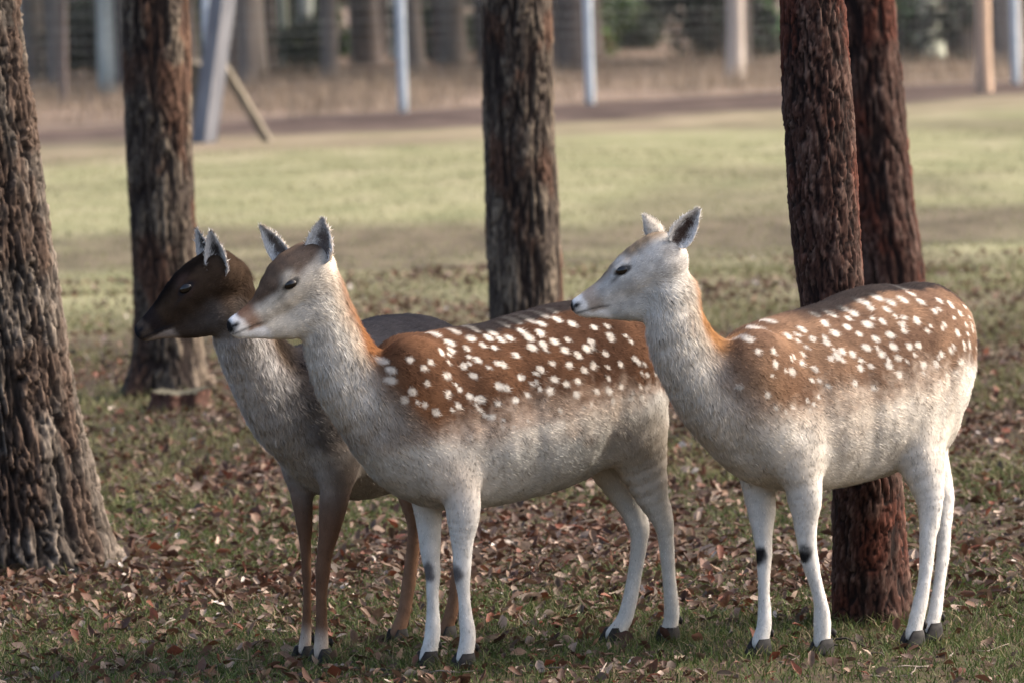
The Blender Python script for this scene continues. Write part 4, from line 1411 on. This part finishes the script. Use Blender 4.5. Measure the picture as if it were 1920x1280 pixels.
deer_C = dict(
    kind='spotted', seed=202, hairs=130000, front=(1482, 1222), theta=43, pal=PAL_C,
    vb=[0.48, 0.52, 0.57, 0.57, 0.52, 0.34, 0.36], mane=(0.40, 0.78), htop=[0.036, 0.032, 0.022, 0.013, 0.016],
    label='pale-headed spotted doe with black knee marks beside the slim reddish pine',
    trunk=[(1405, 762, 110, 0.085), (1445, 756, 155, 0.125), (1510, 750, 172, 0.15), (1580, 735, 177, 0.17), (1640, 712, 180, 0.178),
           (1688, 690, 157, 0.165), (1722, 645, 120, 0.135), (1742, 632, 98, 0.105)],
    neck=[(1385, 755, 105, 0.75), (1338, 728, 90, 0.70), (1298, 680, 76, 0.68), (1268, 618, 66, 0.68), (1262, 560, 57, 0.72)],
    poll=(1252, 470), nose=(1070, 574), hyaw=4,
    head=[[(1236, 490, 54, 0.85), (1192, 512, 45, 0.88), (1142, 546, 29, 0.80), (1102, 566, 20, 0.85), (1086, 573, 16, 0.95)],
          [(1240, 545, 46, 0.70), (1198, 566, 36, 0.66), (1146, 579, 20, 0.7), (1100, 583, 12, 0.8)]],
    muscle=[(0.085, 1420, 690, 72, 1495, 860, 48, 0.55), (-0.085, 1400, 690, 70, 1425, 870, 42, 0.55),
            (0.085, 1720, 660, 95, 1735, 790, 68, 0.6), (-0.085, 1700, 660, 90, 1720, 790, 64, 0.6)],
    legs=[('fleg', 0.085, [(1495, 830, 54), (1505, 893, 42), (1508, 930, 37), (1510, 965, 31), (1511, 995, 26), (1516, 1035, 20), (1527, 1085, 16), (1537, 1122, 17), (1541, 1160, 19), (1541, 1202, 20)], 5),
          ('fleg', -0.085, [(1420, 860, 46), (1424, 920, 34), (1428, 958, 28), (1430, 991, 24), (1432, 1024, 19), (1433, 1040, 18), (1432, 1090, 14), (1433, 1140, 16), (1432, 1175, 18), (1424, 1204, 19)], 5),
          ('hleg', 0.085, [(1712, 760, 80), (1725, 850, 56), (1742, 926, 32), (1742, 975, 23), (1738, 1025, 18), (1733, 1090, 16), (1721, 1150, 19), (1717, 1168, 19), (1712, 1188, 19)], 3),
          ('hleg', -0.085, [(1715, 780, 72), (1738, 860, 48), (1764, 920, 28), (1768, 960, 21), (1769, 1025, 15), (1761, 1090, 14), (1754, 1145, 16), (1750, 1160, 16), (1746, 1178, 17)], 3)],
    sole=[1224, 1226, 1208, 1194],
    sp_o=(1180, 500), sp_s=2.743, spots=SPOTS_C,
    eye=(1168, 507), ears=[(1266, 458, 1312, 392, 48, 0.042, (0.25, -0.95, 0.0), 0.7), (1236, 446, 1206, 404, 40, -0.042, (-0.6, 0.7, 0.2), 0.7)])
deer_A = dict(
    kind='dark', seed=303, hairs=105000, front=(588, 1241), theta=58, pal=PAL_A,
    vb=[0.40, 0.42, 0.42, 0.42, 0.42, 0.40, 0.40], mane=(0.30, 0.70), htop=[0.03, 0.025, 0.015, 0.010, 0.010],
    label='dark brown doe without spots, partly hidden behind the chestnut spotted doe',
    trunk=[(592, 795, 92, 0.085), (615, 788, 135, 0.12), (650, 778, 160, 0.15), (700, 764, 168, 0.165), (750, 742, 158, 0.17),
           (790, 722, 132, 0.155), (815, 712, 98, 0.12)],
    neck=[(582, 790, 96, 0.78), (535, 760, 88, 0.75), (494, 700, 78, 0.72), (460, 640, 68, 0.72), (440, 585, 56, 0.75), (432, 530, 46, 0.8)],
    poll=(412, 490), nose=(255, 622), hyaw=6,
    head=[[(405, 515, 48, 0.9), (360, 542, 43, 0.9), (313, 585, 29, 0.80), (280, 611, 20, 0.85), (268, 618, 16, 0.95)],
          [(402, 580, 44, 0.70), (366, 599, 34, 0.66), (318, 616, 18, 0.7), (276, 627, 11, 0.8)]],
    muscle=[(0.08, 600, 710, 70, 630, 870, 46, 0.55), (-0.08, 560, 720, 66, 568, 870, 40, 0.55),
            (0.085, 805, 700, 90, 820, 800, 66, 0.6), (-0.085, 740, 700, 88, 750, 800, 62, 0.6)],
    legs=[('fleg', 0.08, [(636, 850, 46), (630, 910, 36), (624, 950, 30), (616, 1000, 24), (608, 1040, 18), (605, 1065, 17), (603, 1110, 13), (603, 1160, 13), (603, 1195, 15), (601, 1226, 17)], 5),
          ('fleg', -0.08, [(562, 860, 44), (566, 925, 26), (569, 960, 20), (572, 1010, 14), (574, 1050, 11), (575, 1075, 11), (576, 1120, 9), (575, 1165, 10), (573, 1195, 12), (569, 1222, 14)], 5),
          ('hleg', 0.085, [(825, 780, 74), (835, 860, 52), (850, 930, 30), (862, 985, 22), (862, 1030, 17), (856, 1090, 15), (848, 1140, 16), (842, 1160, 16), (835, 1182, 17)], 3),
          ('hleg', -0.085, [(752, 780, 72), (760, 860, 50), (772, 930, 30), (780, 985, 20), (776, 1020, 17), (768, 1080, 15), (760, 1135, 16), (754, 1160, 17), (744, 1186, 18)], 3)],
    sole=[1245, 1238, 1204, 1208],
    eye=(349, 541), nostril=-0.002, ering=0.8, ears=[(411, 520, 394, 434, 42, 0.042, (-0.15, -0.98, 0.0), 0.75), (390, 500, 367, 430, 32, -0.035, (-0.5, -0.8, 0.0), 0.7)])
for sp_ in (deer_A, deer_B, deer_C):
    make_deer(sp_)


# ------------------------------------------------------------------ grass
def scatter(n, y0, y1, g, power=1.0, margin=1.25):
    """random points in the wedge of ground before the lens"""
    Y = y0 + (y1 - y0) * g.random(n) ** power
    X = (g.random(n) * 2 - 1) * Y * 0.09 * margin
    return X, Y


def green_mask(X, Y):
    p = np.stack([X, Y * 0.6, np.zeros_like(X)], -1)
    k = fbm(p, 1.3, 91, 3)
    near = sstep(16.0, 14.4, Y)
    return np.clip(sstep(0.45, 0.60, k) * 0.8 + near * 0.5, 0.04, 1)


g = np.random.default_rng(900)


def grass(n, y0, y1, hmin, hmax, wd, c_lo, c_hi, mask=True, power=1.0):
    X, Y = scatter(n, y0, y1, g, power)
    if mask:
        keep = g.random(n) < green_mask(X, Y)
        X, Y = X[keep], Y[keep]
    m = len(X)
    Z = ground_h(X, Y)
    hh = (hmin + (hmax - hmin) * g.random(m) ** 1.6)[:, None]
    a = g.random(m) * 6.283
    sdv = np.stack([np.cos(a), np.sin(a), np.zeros(m)], -1) * (wd * (0.6 + 0.8 * g.random(m)))[:, None]
    ln = np.stack([g.normal(0, 0.7, m), g.normal(0, 0.7, m), np.zeros(m)], -1) * hh
    p = np.stack([X, Y, Z - 0.004], -1)
    mid = p + ln * 0.35 + [0, 0, 1] * hh * 0.62
    tip = p + ln + [0, 0, 1] * hh
    V = np.stack([p - sdv, p + sdv, mid + sdv * 0.7, mid - sdv * 0.7, tip], 1).reshape(-1, 3)
    o = np.arange(m)[:, None] * 5
    cc = lerp3(c_lo, c_hi, g.random(m)) * (0.7 + 0.6 * g.random((m, 1)))
    return V, [o + [[0, 1, 2, 3]], o + [[3, 2, 4]]], np.repeat(cc, 5, 0)


gp = [grass(120000, 13.0, 18.5, 0.010, 0.042, 0.0016, (0.030, 0.050, 0.012), (0.085, 0.108, 0.032)),
      grass(26000, 13.0, 20, 0.012, 0.045, 0.0016, (0.13, 0.10, 0.055), (0.24, 0.19, 0.11)),
      grass(90000, 18.0, 32, 0.02, 0.06, 0.0028, (0.07, 0.08, 0.028), (0.18, 0.165, 0.08)),
      grass(45000, 28.0, 62, 0.010, 0.03, 0.006, (0.15, 0.15, 0.075), (0.20, 0.19, 0.105), False)]
for (rows, bpx, *_r) in tree_specs[:4]:
    b0 = on_ground(*bpx)
    CONTACT.append((b0[0], b0[1], (rows[-1][2] - rows[-1][1]) / 2 * px_size(b0[1]) + 0.03, 420))
_sc = scatter                      # the same blades, set close round each hoof and trunk foot
for (cx_, cy_, cr_, cn_) in CONTACT:
    def scatter(n, y0, y1, g_, power=1.0, cx_=cx_, cy_=cy_, cr_=cr_):
        a = g_.random(n) * 6.283; r_ = cr_ * (0.85 + 0.5 * g_.random(n))
        return cx_ + r_ * np.cos(a), cy_ + r_ * np.sin(a)
    gp.append(grass(cn_, 0, 0, 0.015, 0.05, 0.0017, (0.04, 0.055, 0.014), (0.14, 0.13, 0.05), False))
scatter = _sc
V, F = merge([(a, b_) for a, b_, c_ in gp])
go = obj('grass', mesh_np('grass', V, F, np.concatenate([c_ for a, b_, c_ in gp]), M_GRASS, False))
tag(go, 'short sparse green grass between the fallen leaves and meadow turf', 'grass', None, 'stuff')


g = np.random.default_rng(951)
n_ = 26000
Y = 78 + 45 * g.random(n_)
X = (g.random(n_) * 2 - 1) * Y * 0.105
ok = (fence_t(X, Y) > 0.6) & (g.random(n_) < 0.12 + sstep(0.42, 0.62, fbm(np.stack([X, Y * 0.5, X * 0], -1), 0.5, 61, 3)))
X, Y = X[ok], Y[ok]; n_ = len(X)
hh = (0.10 + 0.40 * g.random(n_) ** 2)[:, None]
a = g.random(n_) * 6.283
sdv = np.stack([np.cos(a), np.sin(a), np.zeros(n_)], -1) * 0.008
p = np.stack([X, Y, ground_h(X, Y) - 0.01], -1)
ln = np.stack([g.normal(0, 0.35, n_), g.normal(0, 0.35, n_), np.zeros(n_)], -1) * hh
V = np.stack([p - sdv, p + sdv, p + ln * 0.4 + [0, 0, 0.6] * hh + sdv * 0.7, p + ln * 0.4 + [0, 0, 0.6] * hh - sdv * 0.7, p + ln + [0, 0, 1] * hh], 1).reshape(-1, 3)
o_ = np.arange(n_)[:, None] * 5
cc = lerp3((0.13, 0.09, 0.06), (0.30, 0.235, 0.17), g.random(n_))
db = obj('dry_grass', mesh_np('dry_grass', V, [o_ + [[0, 1, 2, 3]], o_ + [[3, 2, 4]]], np.repeat(cc, 5, 0), M_GRASS, False))
tag(db, 'tan dry grass and brush on the forest floor beyond the fence', 'dry grass', None, 'stuff')


# ------------------------------------------------------------------ fallen leaves
def leaf_template(seed):
    g = np.random.default_rng(seed)
    n = 5
    us = np.linspace(0, 1, n)
    lob = 1 + 0.28 * np.cos(us * math.pi * 6 + seed)
    wv = 0.30 * np.sin(np.pi * np.clip(us, 0.03, 0.97)) ** 0.7 * lob
    curl = g.uniform(0.15, 0.9); bend = g.uniform(-0.5, 0.7); tw = g.uniform(-0.5, 0.5)
    V = []
    for u, ww in zip(us, wv):
        zc = bend * (u - 0.5) ** 2
        for s in (-1, 0, 1):
            V.append([u - 0.5, s * ww * (1 - 0.25 * curl), zc + abs(s) * ww * curl + s * tw * ww * (u - 0.5)])
    V = np.array(V); V[:, 2] -= V[:, 2].min()
    Q = []
    for i in range(n - 1):
        for s in (0, 1):
            a = i * 3 + s
            Q.append([a, a + 3, a + 4, a + 1])
    return V, np.array(Q)


TEMPL = [leaf_template(k) for k in range(8)]
LC = np.array([(0.135, 0.083, 0.056), (0.095, 0.045, 0.028), (0.05, 0.024, 0.016), (0.26, 0.19, 0.145), (0.068, 0.045, 0.031), (0.42, 0.36, 0.31), (0.125, 0.040, 0.022)])
LP = np.array([0.22, 0.20, 0.22, 0.10, 0.175, 0.015, 0.07])


def rot_batch(g, m, tilt):
    a = g.random(m) * 6.283; b_ = g.normal(0, tilt, m); c_ = g.normal(0, tilt, m)
    ca, sa, cb, sb, cc, s_c = np.cos(a), np.sin(a), np.cos(b_), np.sin(b_), np.cos(c_), np.sin(c_)
    o, z = np.ones(m), np.zeros(m)
    Rz = np.stack([np.stack([ca, -sa, z], -1), np.stack([sa, ca, z], -1), np.stack([z, z, o], -1)], 1)
    Rx = np.stack([np.stack([o, z, z], -1), np.stack([z, cb, -sb], -1), np.stack([z, sb, cb], -1)], 1)
    Ry = np.stack([np.stack([cc, z, s_c], -1), np.stack([z, o, z], -1), np.stack([-s_c, z, cc], -1)], 1)
    return Rz @ Rx @ Ry


def leaf_density(X, Y):
    p = np.stack([X, Y * 0.6, np.zeros_like(X)], -1)
    k = fbm(p, 1.0, 55, 3)
    band = sstep(14.4, 15.4, Y) * sstep(24, 20, Y)
    gm = sstep(0.45, 0.62, fbm(p, 1.3, 91, 3))
    return np.clip(0.14 + 0.62 * sstep(0.42, 0.58, k) + 0.5 * band, 0, 1) * (1 - 0.5 * sstep(15.0, 13.6, Y)) * (1 - 0.45 * gm)


g = np.random.default_rng(1234)
X, Y = scatter(125000, 13.0, 33.0, g, 1.3)
keep = g.random(len(X)) < leaf_density(X, Y)
X, Y = X[keep], Y[keep]
m = len(X)
size = 0.012 + 0.040 * g.random(m) ** 2.8
R = rot_batch(g, m, 0.5)
ti = g.integers(8, size=m)
ci = g.choice(len(LC), m, p=LP)
col = LC[ci] * (0.7 + 0.6 * g.random((m, 1)))
Z = ground_h(X, Y)
# the leaves that show largest: alone before the lens, each an object of its own
big = np.argsort(-(size / Y) * (np.abs(X) < Y * 0.09) * (Y < 15.6))[:300]
isbig = np.zeros(m, bool); isbig[big] = True
parts, cols = [], []
for k in range(8):
    tv, tq = TEMPL[k]
    sel = np.where((ti == k) & ~isbig)[0]
    v = np.einsum('nij,vj->nvi', R[sel], tv) * size[sel][:, None, None]
    v[:, :, 2] -= np.minimum(v[:, :, 2].min(1), 0)[:, None] * 0.8
    v += np.stack([X[sel], Y[sel], Z[sel] + 0.004 + 0.012 * g.random(len(sel))], -1)[:, None, :]
    f = (tq[None] + (np.arange(len(sel)) * len(tv))[:, None, None]).reshape(-1, 4)
    parts.append((v.reshape(-1, 3), [f])); cols.append(np.repeat(col[sel], len(tv), 0))
tg = np.random.default_rng(4321)
for k in range(140):
    ty = 13.1 + 9 * tg.random() ** 1.5; tx = (tg.random() * 2 - 1) * ty * 0.1
    a = tg.random() * 6.283; L = 0.04 + 0.12 * tg.random()
    tz = float(ground_h(tx, ty)) + 0.012
    u_ = np.linspace(-0.5, 0.5, 4)
    pth = np.stack([tx + u_ * L * math.cos(a), ty + u_ * L * math.sin(a), tz + 0.05 * L * np.sin(u_ * 5 + k) + u_ * L * tg.normal(0, 0.12)], -1) + tg.normal(0, 0.003, (4, 3))
    tv, tf = tube(pth, np.array([1, 0.9, 0.75, 0.4]) * tg.uniform(0.0012, 0.0032), 5)
    parts.append((tv, tf)); cols.append(np.tile(np.array([0.10, 0.08, 0.065]) * tg.uniform(0.5, 2.4), (len(tv), 1)))
V, F = merge(parts)
lo_ = obj('leaf_litter', mesh_np('leaf_litter', V, F, np.concatenate(cols), M_LEAF), ground)
tag(lo_, 'brown fallen leaves littering the ground', None, None, 'stuff')
lmesh = {}
for q_ in big:
    key = (int(ti[q_]), int(ci[q_]))
    if key not in lmesh:
        tv, tq = TEMPL[key[0]]
        lmesh[key] = mesh_np('leaf', tv, tq, np.tile(LC[key[1]], (len(tv), 1)), M_LEAF)
    o = obj('leaf', lmesh[key], ground)
    Rm = R[q_]
    zmin = (TEMPL[key[0]][0] @ Rm.T)[:, 2].min() * size[q_]
    o.matrix_local = Matrix.Translation((X[q_], Y[q_], Z[q_] + 0.006 - min(zmin, 0) * 0.8)) @ Matrix(Rm.tolist()).to_4x4() @ Matrix.Scale(float(size[q_]), 4)
